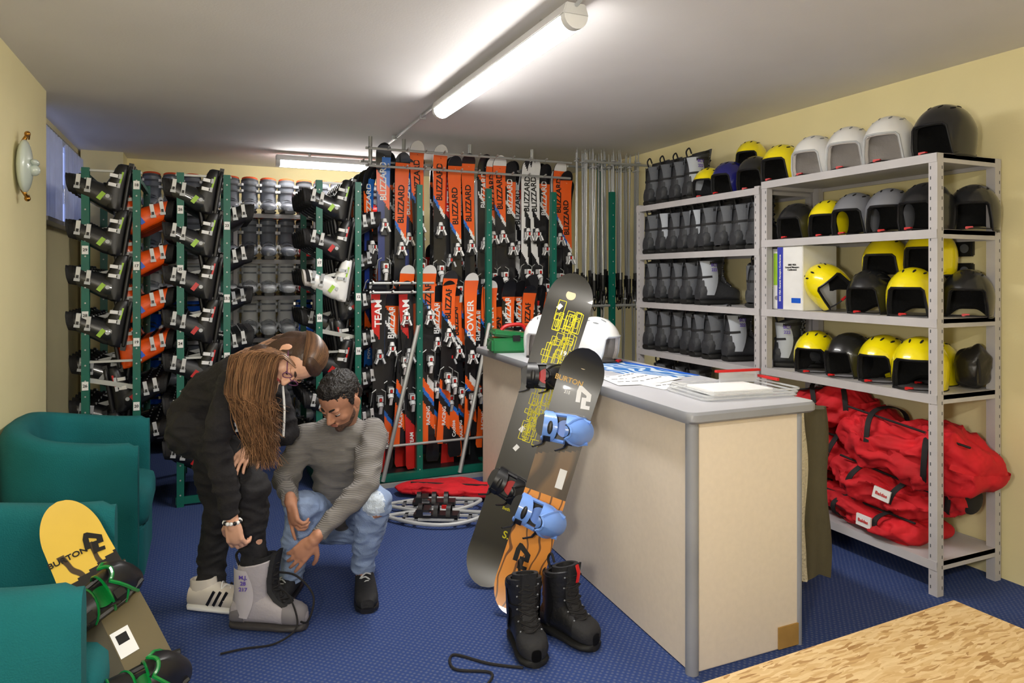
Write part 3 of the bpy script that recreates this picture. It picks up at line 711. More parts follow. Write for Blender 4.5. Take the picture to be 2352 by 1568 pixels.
def mk_ski(L,kind,label,word='BLIZZARD',bind=WHT,tcol=TXB,b0=.62,acc=BLK,q0=.72,wz=.83,tipm=SKW):
    r=root('ski',label,'ski')
    def hw(z):
        t=z/L; w=.041+.015*(2*t-1)**2+.006*t
        e=L-z
        if e<.075: w*=max(.1,math.sqrt(max(0,1-((.075-e)/.075)**2)))
        if z<.03: w*=.75+.25*(z/.03)
        return w
    yo=lambda z: -.06*max(0,(z-(L-.2))/.2)**2
    def mf(x,t,z):
        d=t+.045*x
        if kind=='orange':
            if t>.955: return tipm
            if d>q0: return SKO
            if d>q0-.025: return SKU if x<0 else SKW
            if d>.38: return SKK
            if d>.33: return SKW if x>-.3 else SKK
            if d>.28: return SKO
            if d>.25: return SKU
            if d>.20: return SKK
            if d>.12: return SKO
            return SKK if x>0 else SKO
        if kind=='white':
            if d>.94: return SKK if x<0 else SKW
            if d>.74: return SKW
            if d>.5: return SKK if x>-.5+(.74-d)*5 else SKW
            if d>.30: return SKK
            if d>.22: return SKU
            return SKW if x<0 else SKK
        if kind=='blue':
            if t>.94: return SKK
            if d>.84: return SKU if x>-.1 else SKK
            if d>.74: return SKO
            if d>.3: return SKD if x<.3 else SKK
            if d>.2: return SKO
            return SKU
        if kind=='black':
            if t>.90: return SKK
            if d>.78: return SKO if x>-.3 or d>.85 else SKK
            if d>.76: return SKW
            if d>.30: return SKK
            if d>.27: return SKU
            return SKK if d<.15 else SKO
        if kind=='red':
            if t>.93: return SKK
            if d>.7: return SKR if x<.3 else SKK
            if d>.25: return SKK
            return SKR
        return SKK
    mb=MB(); slab(mb,L,hw,yo,160,10,mf,SKK,SKK,.014); part('ski_body',mb,r)
    text(r,word,.070 if len(word)>6 else .075,tcol,(0,-.0105,L*wz),(0,0,1),(0,-1,0),.95 if len(word)>6 else 1.1)
    text(r,{'red':'TEAM','blue':'POWER','black':'Cochise'}.get(kind,'RACING'),.040,TXW,(0,-.0105,L*.16),(0,0,1),(0,-1,0))
    mb=MB(); M=Matrix.Translation((0,-.019,L*.955)); pr=[(-.008,.03),(.02,.006),(.004,.004),(.008,-.03),(-.02,-.006),(-.004,-.004)]
    mb.prism(pr,0,-.003,SKK if (kind=='orange' and tipm==SKW) else SKW,M=M); part('tip_emblem',mb,r)
    b1=b0*L
    mb=MB(); mb.box((0,-.022,b1),(.050,.03,.13),acc); mb.box((0,-.05,b1+.01),(.054,.045,.045),bind); mb.box((-.026,-.065,b1-.02),(.02,.04,.05),bind,R=Matrix.Rotation(.4,3,'Y')); mb.box((.026,-.065,b1-.02),(.02,.04,.05),bind,R=Matrix.Rotation(-.4,3,'Y')); mb.cyl((0,-.05,b1+.03),(0,-.045,b1+.065),.022,.014,bind,12); mb.box((0,-.075,b1+.015),(.02,.006,.03),SKR); part('toe_binding',mb,r,bevel=.004)
    b2=b1-.34
    mb=MB(); mb.box((0,-.022,b2),(.052,.03,.15),acc); mb.box((0,-.055,b2+.035),(.046,.06,.045),bind); mb.cyl((0,-.06,b2+.0),(0,-.09,b2-.03),.026,.020,bind,12); mb.box((0,-.085,b2-.045),(.028,.014,.07),bind,R=Matrix.Rotation(.4,3,'X')); mb.box((0,-.088,b2+.03),(.022,.006,.028),SKR); part('heel_binding',mb,r,bevel=.004)
    for s in(-1,1):
        mb=MB(); mb.tube([(s*.02,-.02,b2+.10),(s*.050,-.025,b2+.08),(s*.056,.01,b2-.03)],.004,STL,6); mb.box((s*.056,.012,b2-.045),(.010,.016,.04),BLK); part('ski_brake',mb,r)
    return Proto(r)
K1=mk_ski(1.72,'orange','orange alpine ski with white tip standing in rack',b0=.60); K1b=mk_ski(1.68,'orange','orange alpine ski with black tip standing in rack',b0=.54,q0=.64,wz=.76,tipm=SKK); K2=mk_ski(1.72,'white','white and black alpine ski standing in rack'); K3=mk_ski(1.72,'blue','blue and orange alpine ski standing in rack',tcol=TXW)
K4=mk_ski(1.72,'black','black and orange alpine ski standing in rack',tcol=TXW,b0=.56); K5=mk_ski(1.72,'red','dark red and black alpine ski standing in rack',tcol=TXW,bind=LGR,b0=.50)
k1=mk_ski(1.40,'orange','short orange ski standing in lower rack',b0=.70,q0=.78); k1b=mk_ski(1.36,'orange','short orange ski with black tip in lower rack',b0=.62,q0=.72,tipm=SKK); k4=mk_ski(1.40,'black','short black and orange ski in lower rack',tcol=TXW,b0=.66); kp=mk_ski(1.30,'orange','short orange ski with large lettering in lower rack','POWER',tcol=TXW,b0=.48,q0=.62,wz=.72)
k5=mk_ski(1.45,'red','short dark red ski standing in lower rack','TEAM',tcol=TXW,b0=.60,bind=LGR)
GS='skis standing in the ski rack'
up=[(1.28,K3,.04,0),(1.39,K1b,.02,0),(1.50,K3,-.06,.06),(1.60,K1,.08,0),(1.72,K1,.06,0),(1.82,K5,-.02,.05),(1.90,K1b,.02,0),(2.02,K1b,.05,0),(2.11,K4,.02,.05),(2.19,K1,.0,0),(2.31,K1,.01,0),(2.40,K4,-.02,.05),(2.48,K2,.0,0),(2.56,K3,-.02,.05),(2.63,K2,.0,0),(2.71,K4,-.02,.06),(2.79,K1,.0,0),(2.87,K2,-.04,.05),(2.93,K1b,-.04,0)]
for i,(x,P,dz,dy) in enumerate(up):
    P.put(L3(x,5.38+dy+.02*(i%2),.83+dz,ry=.03*math.sin(i*1.7),rx=-.02),None,GS)
bkmix=[K5,K4,K2,K3,K4,K3,K5,K4,K2,K1b,K4,K2,K5,K4,K3,K5]
for i,P in enumerate(bkmix): P.put(L3(1.30+.11*i,5.56,.76+.07*math.cos(i*1.9),ry=.03*math.cos(i*1.3)),None,GS)
for i in range(9): (K4 if i%2 else K3).put(L3(1.17+.03*(i%2),5.45+.13*i,.70-.0*i,rz=.6),None,GS)
lo=[(1.20,k5,-.05),(1.37,k1,.12),(1.47,k5,-.05),(1.60,k1,.12),(1.71,k1b,.12),(1.82,k4,.0),(1.94,kp,.16),(2.05,k1b,.05),(2.16,kp,.10),(2.28,k4,.0),(2.40,k1b,.0),(2.55,k5,.0),(2.70,k1,.0)]
for i,(x,P,z) in enumerate(lo): P.put(L3(x,5.23+.03*(i%2),z+.12,ry=.05*math.sin(i*2.1)),None,GS)
for i in range(16): (K5 if i%3==0 else K4).put(L3(1.15+.11*i,5.8,.12,ry=.03*math.sin(i)),None,GS)
for i in range(12): (k4,k5,k1b)[i%3].put(L3(1.28+.125*i,5.33,.06+.06*math.sin(i*3),ry=.05*math.sin(i*2+1)),None,GS)
r=root('ski_rack','green and galvanised steel ski rack','rack')
for x in (1.50,2.07,2.65):
    post(r,x,5.16,2.25); post(r,x,6.1,2.25)
    mb=MB(); mb.box((x,5.62,.045),(.05,.95,.06),GRN); part('foot_beam',mb,r)
for x in (1.2,1.47,2.04,2.62):
    mb=MB(); mb.cyl((x,5.5,0),(x,5.5,2.66),.016,.016,STL,10); part('upright_tube',mb,r)
for z,y,x1_ in ((2.53,5.30,2.9),(2.40,5.32,2.9),(2.46,5.50,2.9),(1.50,5.17,1.62),(1.43,5.17,1.62),(.28,5.14,2.9)):
    mb=MB(); mb.cyl((1.12,y,z),(x1_,y,z),.010,.010,STL,8)
    for k in range(int((x1_-1.12)/.15) if z>1 else 0):
        x=1.14+k*.15; mb.cyl((x,y,z),(x,y-.05,z+.012),.007,.007,STL,6)
    part('rail',mb,r)
mb=MB(); mb.box((2.22,5.14,.045),(2.2,.05,.05),GRN); part('base_beam',mb,r)
mb=MB(); mb.box((1.6,5.05,.015),(.9,.03,.03),STL); part('base_strip',mb,r)
for x0,x1 in ((1.48,1.20),(2.06,1.80),(2.63,2.38)):
    mb=MB(); mb.tube([(x0,5.11,1.18),(x1,5.08,.04)],.016,STL,6); part('diagonal_brace',mb,r)
for zz,yy,dy in ((.05,5.4,.5),(.66,5.95,1.1)):
    mb=MB(); mb.box((2.0,yy,zz),(1.75,dy,.02),BLK); part('tray_shelf',mb,r)
def pole():
    r=root('ski_pole','grey metal ski pole hanging upside down','pole','ski poles on the rack')
    pm=mat('pole_metal',(180,183,186),.3,.6)
    mb=MB(); mb.cyl((0,0,.12),(0,0,1.18),.0075,.006,pm,8); mb.cyl((0,0,1.17),(0,0,1.21),.005,.002,STL,6); part('shaft',mb,r)
    mb=MB(); mb.cyl((0,0,-.0),(0,0,.13),.016,.018,BLK,10); mb.sph((0,0,-.005),(.022,.022,.014),BLK,10,6); part('grip',mb,r)
    mb=MB(); mb.cyl((0,0,1.10),(0,0,1.112),.026,.016,LGR,12); part('basket',mb,r)
    mb=MB(); mb.tube(spline([(.01,0,.02),(.03,.01,-.06),(.0,.0,-.13),(-.02,0,-.05),(-.01,0,.02)],4),.005,BLKF,5); part('wrist_strap',mb,r)
    return Proto(r)
PP=pole()
for i in range(28):
    PP.put(L3(2.98+.022*i,5.20+.05*(i%4),1.42+.035*math.sin(i*2.7),rx=.02*math.sin(i*1.3),ry=.012*math.cos(i*2.1)))
for i in range(16):
    PP.put(L3(2.98+.038*i,5.38+.04*(i%2),1.46+.03*math.sin(i*1.7),ry=.010*math.cos(i*1.1)))
for i in range(18):
    PP.put(L3(2.95+.036*i,5.24+.05*(i%3),.22+.035*math.sin(i*2.7),ry=.02*math.cos(i*2.1)))
r=root('pole_rack','steel rail rack carrying ski poles','rack')
for z in (2.53,1.30):
    for y in (5.16,5.46):
        mb=MB(); mb.cyl((2.95,y,z),(3.62,y,z),.011,.011,STL,8); part('rail',mb,r)
post(r,3.22,5.16,2.28)
mb=MB(); mb.box((3.3,5.49,1.3),(.045,.04,2.6),GRN); part('post',mb,r)
mb=MB(); mb.box((3.25,5.33,.03),(.05,.40,.05),GRN); part('foot_beam',mb,r)
# ---------------------------------------------------------------- snowboards
BK1=mat('board_black',(26,26,29),.3,coat=.5)
WD1=wavemat('board_wood_swirl',(226,146,60),(120,76,42),5.,8,.35,(.93,.97),coat=.4)
WD2=wavemat('board_brown',(118,92,66),(74,62,52),2.,6,.35,(.3,.8),coat=.4)
WD3=mat('board_dark_brown',(62,52,45),.35,coat=.4,var=.2)
YL3=mat('board_yellow',(222,186,74),.4,coat=.3,var=.04); OL3=mat('board_olive',(100,90,64),.4,coat=.3,var=.25,vs=3); SW3=wavemat('board_yellow_swirl',(222,186,74),(70,56,40),5,9,.4,(.86,.92),coat=.3); OLD=mat('board_dark_olive',(66,62,48),.4,coat=.3,var=.2)
def binding(r,z,M0,c,acc,full):
    q=ob('binding',None,r,M0)
    sc=c if full else BLK
    mb=MB(); P=rpoly([(-.13,-.050),(.12,-.050),(.12,.050),(-.13,.050)],.04)
    mb.loft([[(p.x,y,p.y) for p in P] for y in(0,-.016)],BLK); mb.cyl((0,-.016,0),(0,-.020,0),.040,.040,acc,20)
    part('baseplate',mb,q,bevel=.003)
    mb=MB(); rs=[]
    for i in range(13):
        a=math.radians(-80+160*i/12)
        col=[]
        for k,(h,rx) in enumerate(((-.012,1.),(-.055,1.04),(-.10,.96),(-.135,.80),(-.155,.5))):
            col.append((.075+(.055*math.cos(a))*rx-k*.016, h*(1-.10*abs(math.sin(a))), .058*math.sin(a)*rx))
        rs.append(col)
    vs=[p for row in rs for p in row];fs=[]
    for i in range(12):
        for k in range(4): a=i*5+k; fs.append((a,a+1,a+6,a+5))
    v2=[(p[0]-.010,p[1],p[2]*.9) for p in vs]
    mb.add(vs,fs,sc); mb.add(v2,fs,BLK); mb.tube(rs[0]+[row[4] for row in rs[1:-1]]+rs[-1][::-1],.006,c,6); part('highback',mb,q)
    for xx,hh,nm in ((-.08,.05,'toe_strap'),(.02,.075,'ankle_strap')):
        mb=MB(); rs=[];e1=[];e2=[]
        for i in range(13):
            a=math.pi*i/12; w=.018+.014*math.sin(a)
            g=[(xx+dx*w+.02*math.sin(a),-(.02+(hh+o)*math.sin(a)),(.058+o)*math.cos(a)) for dx,o in((-1,0),(1,0),(1,.009),(-1,.009))]
            rs.append(g); e1.append(g[3]); e2.append(g[2])
        mb.loft(rs,sc)
        if not full: mb.tube(e1,.004,c,5); mb.tube(e2,.004,c,5)
        else: mb.sph((xx+.02,-.03-hh,0),(.012,.004,.03),BLK,10,6)
        mb.box((xx+.01,-.02-hh*.72,-.048),(.032,.016,.028),BLK,R=Matrix.Rotation(.7,3,'X')); mb.tube([(xx,-.03,-.06),(xx-.01,-.08,-.078),(xx-.04,-.12,-.09)],.006,BLK,6,flat=.5); part(nm,mb,q)
    for s in(-1,1):
        mb=MB(); mb.tube([(-.1,-.02,s*.054),(.04,-.03,s*.060),(.11,-.04,s*.045)],.009,c if full else BLK,6); part('heel_frame',mb,q)
def board(B,T,nrm,W,mf,label,c,acc,zb,rot,full=True,bs=1.,nf=1.):
    B=V(B);T=V(T);L=(T-B).length
    M=basis(B,T-B,[-k for k in nrm])
    r=root('snowboard',label,'snowboard',None,M)
    def hw(z):
        t=z/L; w=W/2*(.88+.12*(2*t-1)**2)*(1-(1-nf)*sst(.6,1,t))
        for e in(z,L-z):
            R=W*.62
            if e<R: w*=math.sqrt(max(.0009,1-((R-e)/R)**2))
        return w
    yo=lambda z:-.035*(max(0,(z-(L-.2))/.2)**2+max(0,(.2-z)/.2)**2)
    mb=MB(); slab(mb,L,hw,yo,160,20,mf,BLK,BLK,.014); part('deck',mb,r)
    for k,z in enumerate(zb):
        binding(r,z*L,Matrix.Translation((0,-.008,z*L))@Matrix.Rotation(rot[k],4,'Y')@Matrix.Scale(bs,4),c,acc,full)
    return r,L
def arrow_logo(r,c,s,m,ang=0):
    mb=MB(); M=Matrix.Translation(c)@Matrix.Rotation(ang,4,'Y')@Matrix.Scale(s,4)
    P=[(-.15,.62),(.42,.22),(.42,-.18),(.18,-.18),(.18,-.42),(.42,-.42),(.42,-.62),(-.08,-.62),(-.08,.0),(.16,.0),(.16,.12),(-.15,.30),(-.15,-.30),(-.40,-.30),(-.40,.30),(-.30,.62)]
    mb.prism(P,0,-.002/s,m,M=M)
    return part('emblem',mb,r)
r,L=board((1.275,3.257,.008),(1.812,3.247,1.557),(-.55,-.83,.1),.255,lambda x,t,z:BK1,'black snowboard with yellow line artwork leaning on the counter',BLK,RED,(.66,.30),(-.25,.2))
mb=MB(); rnd=random.Random(4)
for k in range(90):
    z=rnd.uniform(.44,.86)*L; f=1-abs(z/L-.72)*1.4; x=rnd.uniform(-.06,.085)*f+.01; w_=rnd.uniform(.012,.04);h=rnd.uniform(.02,.11)
    for (a,b,c2,d2) in ((x,z,w_,.003),(x,z+h,w_,.003)): mb.box((a,-.0085,b),(c2,.002,d2),TXY)
    for xx in(-w_/2,w_/2): mb.box((x+xx,-.0085,z+h/2),(.003,.002,h),TXY)
part('line_artwork',mb,r)
mb=MB(); mb.cyl((0,-.012,.93*L),(0,-.016,.93*L),.026,.026,mat('cream_sticker',(225,205,170),.6),18); part('sticker',mb,r)
text(r,'S.D',.05,TXY,(.06,-.009,.16*L),(1,0,0),(0,-1,0)); text(r,'Bethlegem',.022,TXY,(.03,-.009,.235*L),(1,0,0),(0,-1,0)); text(r,'19',.035,TXW,(.05,-.0095,.745*L),(1,0,0),(0,-1,0))
for zz in(.885,.48,.42):
    mb=MB(); mb.box((-.04,-.0085,zz*L),(.022,.002,.03),TXW,R=Matrix.Rotation(.5,3,'Y')); part('star_mark',mb,r)
def mf2(x,t,z):
    if t>.74+.015*x: return BK1
    if t>.66: return WD3
    if t>.44: return WD2 if t<.6+.03*x else WD3
    return WD1
r,L=board((1.285,2.94,.008),(1.678,2.891,1.205),(-.55,-.83,.1),.225,mf2,'brown and orange swirl snowboard leaning on the counter',SKB,SKB,(.69,.36),(-.15,.1),True,1.05)
text(r,'BURTON',.034,TXO,(-.048,-.0095,.865*L),(1,0,0),(0,-1,0)); arrow_logo(r,(.04,-.0085,.82*L),.085,TXW,-.15); arrow_logo(r,(-.02,-.0085,.2*L),.09,BLK,.0)
mb=MB(); mb.cyl((0,-.012,.935*L),(0,-.016,.935*L),.02,.02,mat('cream_sticker',(225,205,170),.6),18); part('sticker',mb,r)
mb=MB(); mb.box((.05,-.0085,.51*L),(.035,.002,.09),PAPER); part('barcode_label',mb,r)
text(r,'215',.02,TXW,(-.04,-.0095,.82*L),(1,0,0),(0,-1,0))
def mf3(x,t,z):
    if t>.87: return YL3
    if t>.80+.02*x: return SW3
    if t>.755+.02*x: return BK1
    return OL3 if (x>-.3) else OLD
r,L=board((.113,1.808,.008),(-.440,2.70,.785),(.25,-2.0,1.4),.210,mf3,'yellow and olive snowboard leaning on the teal armchair',GRB,GRB,(.715,.475),(-.2,.15),False,.92,.80)
text(r,'BURTON',.027,TXB,(-.035,-.0100,.855*L),(1,0,0),(0,-1,0)); arrow_logo(r,(.042,-.0100,.865*L),.065,BLK,.15)
mb=MB(); mb.box((0,-.0115,.925*L),(.06,.003,.010),BLK,R=Matrix.Rotation(-.1,3,'Y')); part('printed_bar',mb,r)
mb=MB(); mb.box((0,-.0085,.595*L),(.05,.002,.085),PAPER); q=part('barcode_label',mb,r)
mb=MB(); mb.box((0,-.0098,.605*L),(.03,.0006,.03),BLK); part('label_print',mb,q)
fb=snow_boot(mat('boot_black_leather',(30,30,33),.5,bump=.3,bs=40),BLK,RUB,'black snowboard boot with loose laces on carpet',toe=BLKM,tongue=BLKM,strap=BLK)
def fbm(x,y,a): return Matrix.Translation((x,y,0))@Euler((0,0,math.radians(a))).to_matrix().to_4x4()@Matrix.Diagonal((.86,1.05,.84,1))
fb.put(fbm(1.232,2.66,-100),None,'pair of black snowboard boots'); q=fb.put(fbm(1.425,2.67,-72),'black snowboard boot with red pull tab on carpet','pair of black snowboard boots')
mb=MB(); mb.tube([(.09,0,.30),(.10,0,.35),(.085,0,.39)],.010,RED,6,flat=.4); ob('pull_tab',mb.mesh('pull_tab'),q)
mb=MB(); mb.tube([(p.x,p.y,.006) for p in spline([(1.15,2.50,0),(1.04,2.58,0),(.93,2.70,0),(.90,2.60,0),(1.02,2.52,0),(.97,2.44,0),(.90,2.36,0),(1.02,2.32,0),(1.16,2.36,0),(1.08,2.24,0),(1.14,2.16,0),(1.26,2.16,0)],10)],.0055,BLKF,6)
simple('boot_lace',mb,'long black bootlace trailing across the carpet','lace')
def snowshoe(M,label):
    r=root('snowshoe',label,'snowshoe','snowshoes on the carpet',M)
    wm=mat('snowshoe_grey',(176,178,180),.4)
    ol2=[]
    for i in range(40):
        t=2*math.pi*i/40; x=.31*math.cos(t); w=.105+.02*math.cos(t)-.03*math.cos(2*t); ol2.append((x,w*math.sin(t),.03+.03*max(0,math.cos(t))**3))
    mb=MB(); mb.tube(ol2,.012,wm,8,closed=True); part('frame',mb,r)
    mb=MB()
    for x in(-.2,-.12,.13,.21): mb.box((x,0,.03),(.022,.19 if abs(x)<.2 else .15,.012),DGR)
    for y in(-.045,.045): mb.box((0,y,.03),(.52,.02,.012),wm)
    part('decking',mb,r)
    mb=MB(); mb.box((0,0,.05),(.28,.09,.02),BLK); mb.box((-.08,0,.07),(.08,.10,.04),BLK)
    for x in(.08,.0,-.1):
        rs=[]
        for i in range(9):
            a=math.pi*i/8; rs.append([(x+dx,(.05)*math.cos(a),.05+(.06+o)*math.sin(a)) for dx,o in((-.014,0),(.014,0),(.014,.006),(-.014,.006))])
        mb.loft(rs,BLK)
    part('binding',mb,r)
    for c_,m in (((.05,.05,.08),RED),((-.05,-.055,.07),CHR)):
        mb=MB(); mb.box(c_,(.05,.015,.02),m); part('buckle',mb,r)
snowshoe(L3(1.34,4.22,0,rz=-.48),'grey plastic snowshoe with black binding on carpet')
snowshoe(L3(1.40,4.46,0,rz=-.40),'grey snowshoe lying beside a red bag')
r=root('equipment_bag','flat red nylon bag lying behind the snowshoes','bag',None,L3(1.60,4.70,.05,rz=-.55))
part('bag_body',lump((0,0,0),(.80,.32,.10),REDF,9,.9,.16),r)
mb=MB(); mb.tube([(-.28+.05*i,-.05,.044) for i in range(12)],.006,BLKF,6); part('zip',mb,r)
# ---------------------------------------------------------------- people
def blob(name,prims,voxel,m,parent,smooth=5,disp=0,dfq=14,label=None,seed=0):
    mb=MB()
    for p in prims:
        if p[0]=='c':
            _,a,b,r0,r1=p; mb.cyl(a,b,r0,r1,m,20); mb.sph(a,r0,m,20,12); mb.sph(b,r1,m,20,12)
        elif p[0]=='f':
            _,a,b,r0,r1=p; mb.cyl(a,b,r0,r1,m,24)
        else: mb.sph((0,0,0),1,m,24,16,M=p[1])
    me=mb.mesh('tmp'); o=bpy.data.objects.new('tmp',me); C.objects.link(o)
    md=o.modifiers.new('r','REMESH'); md.mode='VOXEL'; md.voxel_size=voxel
    if smooth: ms=o.modifiers.new('s','SMOOTH'); ms.iterations=smooth; ms.factor=.5
    dg=bpy.context.evaluated_depsgraph_get(); dg.update()
    out=bpy.data.meshes.new_from_object(o.evaluated_get(dg)); bpy.data.objects.remove(o)
    if disp:
        out.update(); co=[v.co.copy() for v in out.vertices]; no=[v.normal.copy() for v in out.vertices]
        for i,v in enumerate(out.vertices):
            q=co[i]
            w=noise.noise(q*dfq+V((seed,0,0)))*.6-abs(noise.noise(V((q.x*dfq*1.3,q.y*dfq*1.3,q.z*dfq*2.6))+V((0,seed,0))))*.9
            v.co=q+no[i]*disp*w
    out.materials.clear(); out.materials.append(m); out.polygons.foreach_set('use_smooth',[True]*len(out.polygons)); out.name=name
    return ob(name,out,parent,None,label)
def E(Hm,c,r,rot=None):
    M=Hm@Matrix.Translation(c)
    if rot is not None: M=M@Euler(rot).to_matrix().to_4x4()
    return ('e',M@Matrix.Diagonal((r[0],r[1],r[2],1)))
def hc(Hm,s,a,b,r0,r1): return ('c',Hm@V(a),Hm@V(b),r0*s,r1*s)
def headframe(c,fwd,up,s):
    y=V(fwd).normalized(); z=V(up); z=(z-y*z.dot(y)).normalized(); x=y.cross(z)
    M=Matrix((x,y,z)).transposed().to_4x4(); M.translation=V(c); return M@Matrix.Scale(s,4)
def headprims(Hm,s,fem=False):
    j=.17 if fem else .2
    P=[E(Hm,(0,-.05,.13),(.33,.41,.36)),E(Hm,(0,.12,-.08),(.265,.26,.34)),E(Hm,(0,.14,-.29),(j,.2,.16)),E(Hm,(0,.30,-.395),(.08,.07,.07)),
       hc(Hm,s,(0,.37,.03),(0,.455,-.11),.032,.05),E(Hm,(-.045,.41,-.125),(.035,.045,.03)),E(Hm,(.045,.41,-.125),(.035,.045,.03)),
       E(Hm,(-.12,.32,.08),(.10,.06,.04)),E(Hm,(.12,.32,.08),(.10,.06,.04)),E(Hm,(.15,.24,-.12),(.10,.10,.10)),E(Hm,(-.15,.24,-.12),(.10,.10,.10)),
       E(Hm,(.0,.345,-.24),(.09,.06,.055))]
    for q in(-1,1): P+= [E(Hm,(q*.335,-.03,-.03),(.035,.08,.12),(0,0,q*.35)),E(Hm,(q*.33,-.0,-.12),(.03,.045,.05))]
    return P
def facebits(Hm,r,brow,fem=False,lid=None):
    ew=mat('eye_white',(225,220,215),.3); ir=mat('eye_dark_brown',(40,24,16),.2); lip=mat('lips_female' if fem else 'lips_male',(176,84,80) if fem else (150,92,78),.5)
    for q in(-1,1):
        mb=MB(); mb.sph((0,0,0),1,ew,14,10,M=E(Hm,(q*.125,.30,.0),(.06,.06,.05))[1]); mb.sph((0,0,0),1,ir,10,8,M=E(Hm,(q*.125,.35,-.022),(.025,.014,.024))[1]); part('eye',mb,r)
        mb=MB(); mb.sph((0,0,0),1,lid,14,10,M=E(Hm,(q*.125,.303,.018),(.066,.064,.046))[1]); mb.tube([Hm@V((q*.125+.062*math.cos(t),.362-.03*abs(math.cos(t)),-.018-.010*math.sin(t))) for t in [math.pi*i/8 for i in range(9)]],.0014,BLK,5); part('eyelid',mb,r)
        mb=MB(); mb.tube([Hm@V((q*(.05+.035*k),.385-.018*k*k*.5,.10+.022*math.sin(k))) for k in range(5)],[.003,.005,.005,.0045,.002],brow,6); part('eyebrow',mb,r)
    mb=MB()
    for dz,rz in((-.215,.017),(-.25,.022)): mb.sph((0,0,0),1,lip,14,8,M=E(Hm,(0,.392,dz),(.085,.028,rz))[1])
    part('lips',mb,r)
def hand(W,d,n,thumb,curls,s=1.,spread=.09,tc=.4):
    y=V(d).normalized(); z=V(n); z=(z-y*z.dot(y)).normalized(); x=y.cross(z)*thumb
    M=Matrix((x,y,z)).transposed().to_4x4(); M.translation=V(W); M=M@Matrix.Scale(s,4)
    P=[E(M,(.0,.055,0),(.046,.062,.019)),('c',M@V((.025,.02,0)),M@V((.033,.095,0)),.017*s,.014*s),('c',M@V((-.02,.02,0)),M@V((-.034,.088,0)),.017*s,.013*s),('c',M@V((.005,.0,0)),M@V((0,.09,0)),.02*s,.015*s),('c',M@V((0,-.03,0)),M@V((0,.03,0)),.027*s,.026*s)]
    for k,(xx,ll) in enumerate(((.036,.088),(.012,.100),(-.012,.092),(-.035,.072))):
        p=V((xx,.098-abs(k-1)*.004,0)); a=0; fan=(1.2-k)*spread
        for sg,fr in enumerate((.45,.31,.24)):
            a+=curls[k]*(.7 if sg==0 else 1.)
            dd=V((math.sin(fan),math.cos(a)*math.cos(fan),-math.sin(a)))
            q=p+dd*ll*fr; rr=(.0105,.0097,.009,.008)
            P.append(('c',M@p,M@q,rr[sg]*s,rr[sg+1]*s)); p=q
    p=V((.032,.022,-.004)); dirs=[V((.75,.6,-.25)),V((.45,.85,-.3-tc*.3)),V((.15,.9,-.4-tc*.4))]
    for k,dd in enumerate(dirs):
        q=p+dd.normalized()*(.042,.036,.03)[k]; P.append(('c',M@p,M@q,(.0165,.0125,.0112)[k]*s,(.0125,.0112,.0095)[k]*s)); p=q
    return P
YAW=math.radians(-23.8)
# ---- man
skm=mat('skin_man',(180,128,102),.55,var=.06,vs=20)
man=root('person','person in grey ribbed sweater and ripped jeans crouching','person',None,L3(.613,3.391,0,rz=YAW))
s=.262; HM=headframe((-.005,-.06,.968),(-.32,-.72,-.60),(-.14,-.35,.85),s)
LS=(-.205,.07,.765);RS=(.12,.07,.785);LE=(-.295,.02,.565);LW=(-.185,-.22,.535);RE=(.13,-.13,.60);RW=(-.055,-.32,.405)
PV=(-.06,.30,.30)
LH=(-.14,.29,.29);LK=(-.185,-.07,.46);LA=(-.265,.04,.085);RH=(.02,.29,.29);RK=(.17,-.11,.50);RA=(.07,.09,.10)
NK=HM@V((0,-.06,-.25))
body=headprims(HM,s)+[('c',(-.035,.09,.80),NK,.064,.062),
 ('c',PV,(-.055,.18,.58),.12,.12),('c',(-.055,.18,.58),(-.045,.10,.73),.12,.10),('c',(-.19,.07,.755),(.10,.07,.765),.05,.05),
 ('c',LS,LE,.055,.042),('c',LE,LW,.042,.028),('c',RS,RE,.055,.042),('c',RE,RW,.042,.028),
 ('c',LH,LK,.085,.058),('c',LK,LA,.055,.036),('c',RH,RK,.085,.058),('c',RK,RA,.055,.036),
 ('c',LA,(-.30,-.10,.05),.035,.03),('c',RA,(.11,-.08,.05),.035,.03)]
body+=hand(LW,(.25,-.25,-.9),(-.6,-.7,-.1),1,(.1,.75,.85,.95),.88)
body+=hand(RW,(-.62,-.05,-.65),(.25,-.9,.2),-1,(.2,.3,.35,.45),.92,.06)
blob('body',body,.0048,skm,man,3)
facebits(HM,man,mat('brow_dark',(22,16,14),.8),False,skm)
hairm=mat('hair_black',(24,19,18),.55,var=.3,vs=60,bump=.8,bs=110)
blob('hair',[E(HM,(0,-.09,.19),(.35,.415,.34)),E(HM,(0,.10,.35),(.27,.22,.15)),E(HM,(0,-.28,.0),(.29,.2,.3)),E(HM,(.32,.02,.10),(.03,.10,.14)),E(HM,(-.32,.02,.10),(.03,.10,.14))],.005,hairm,man,2,.008,50)
beard=mat('beard_stubble',(84,60,50),.9,var=.3,vs=90,bump=.4,bs=150)
blob('beard',[E(HM,(0,.15,-.335),(.204,.204,.132)),E(HM,(0,.31,-.40),(.085,.073,.064)),E(HM,(.185,.08,-.22),(.06,.12,.14)),E(HM,(-.185,.08,-.22),(.06,.12,.14)),E(HM,(0,.385,-.185),(.09,.028,.012))],.005,beard,man,2)
swm=wavemat('knit_grey',(106,103,101),(132,128,125),46,.8,.95,(.1,.9),.28,'Z')
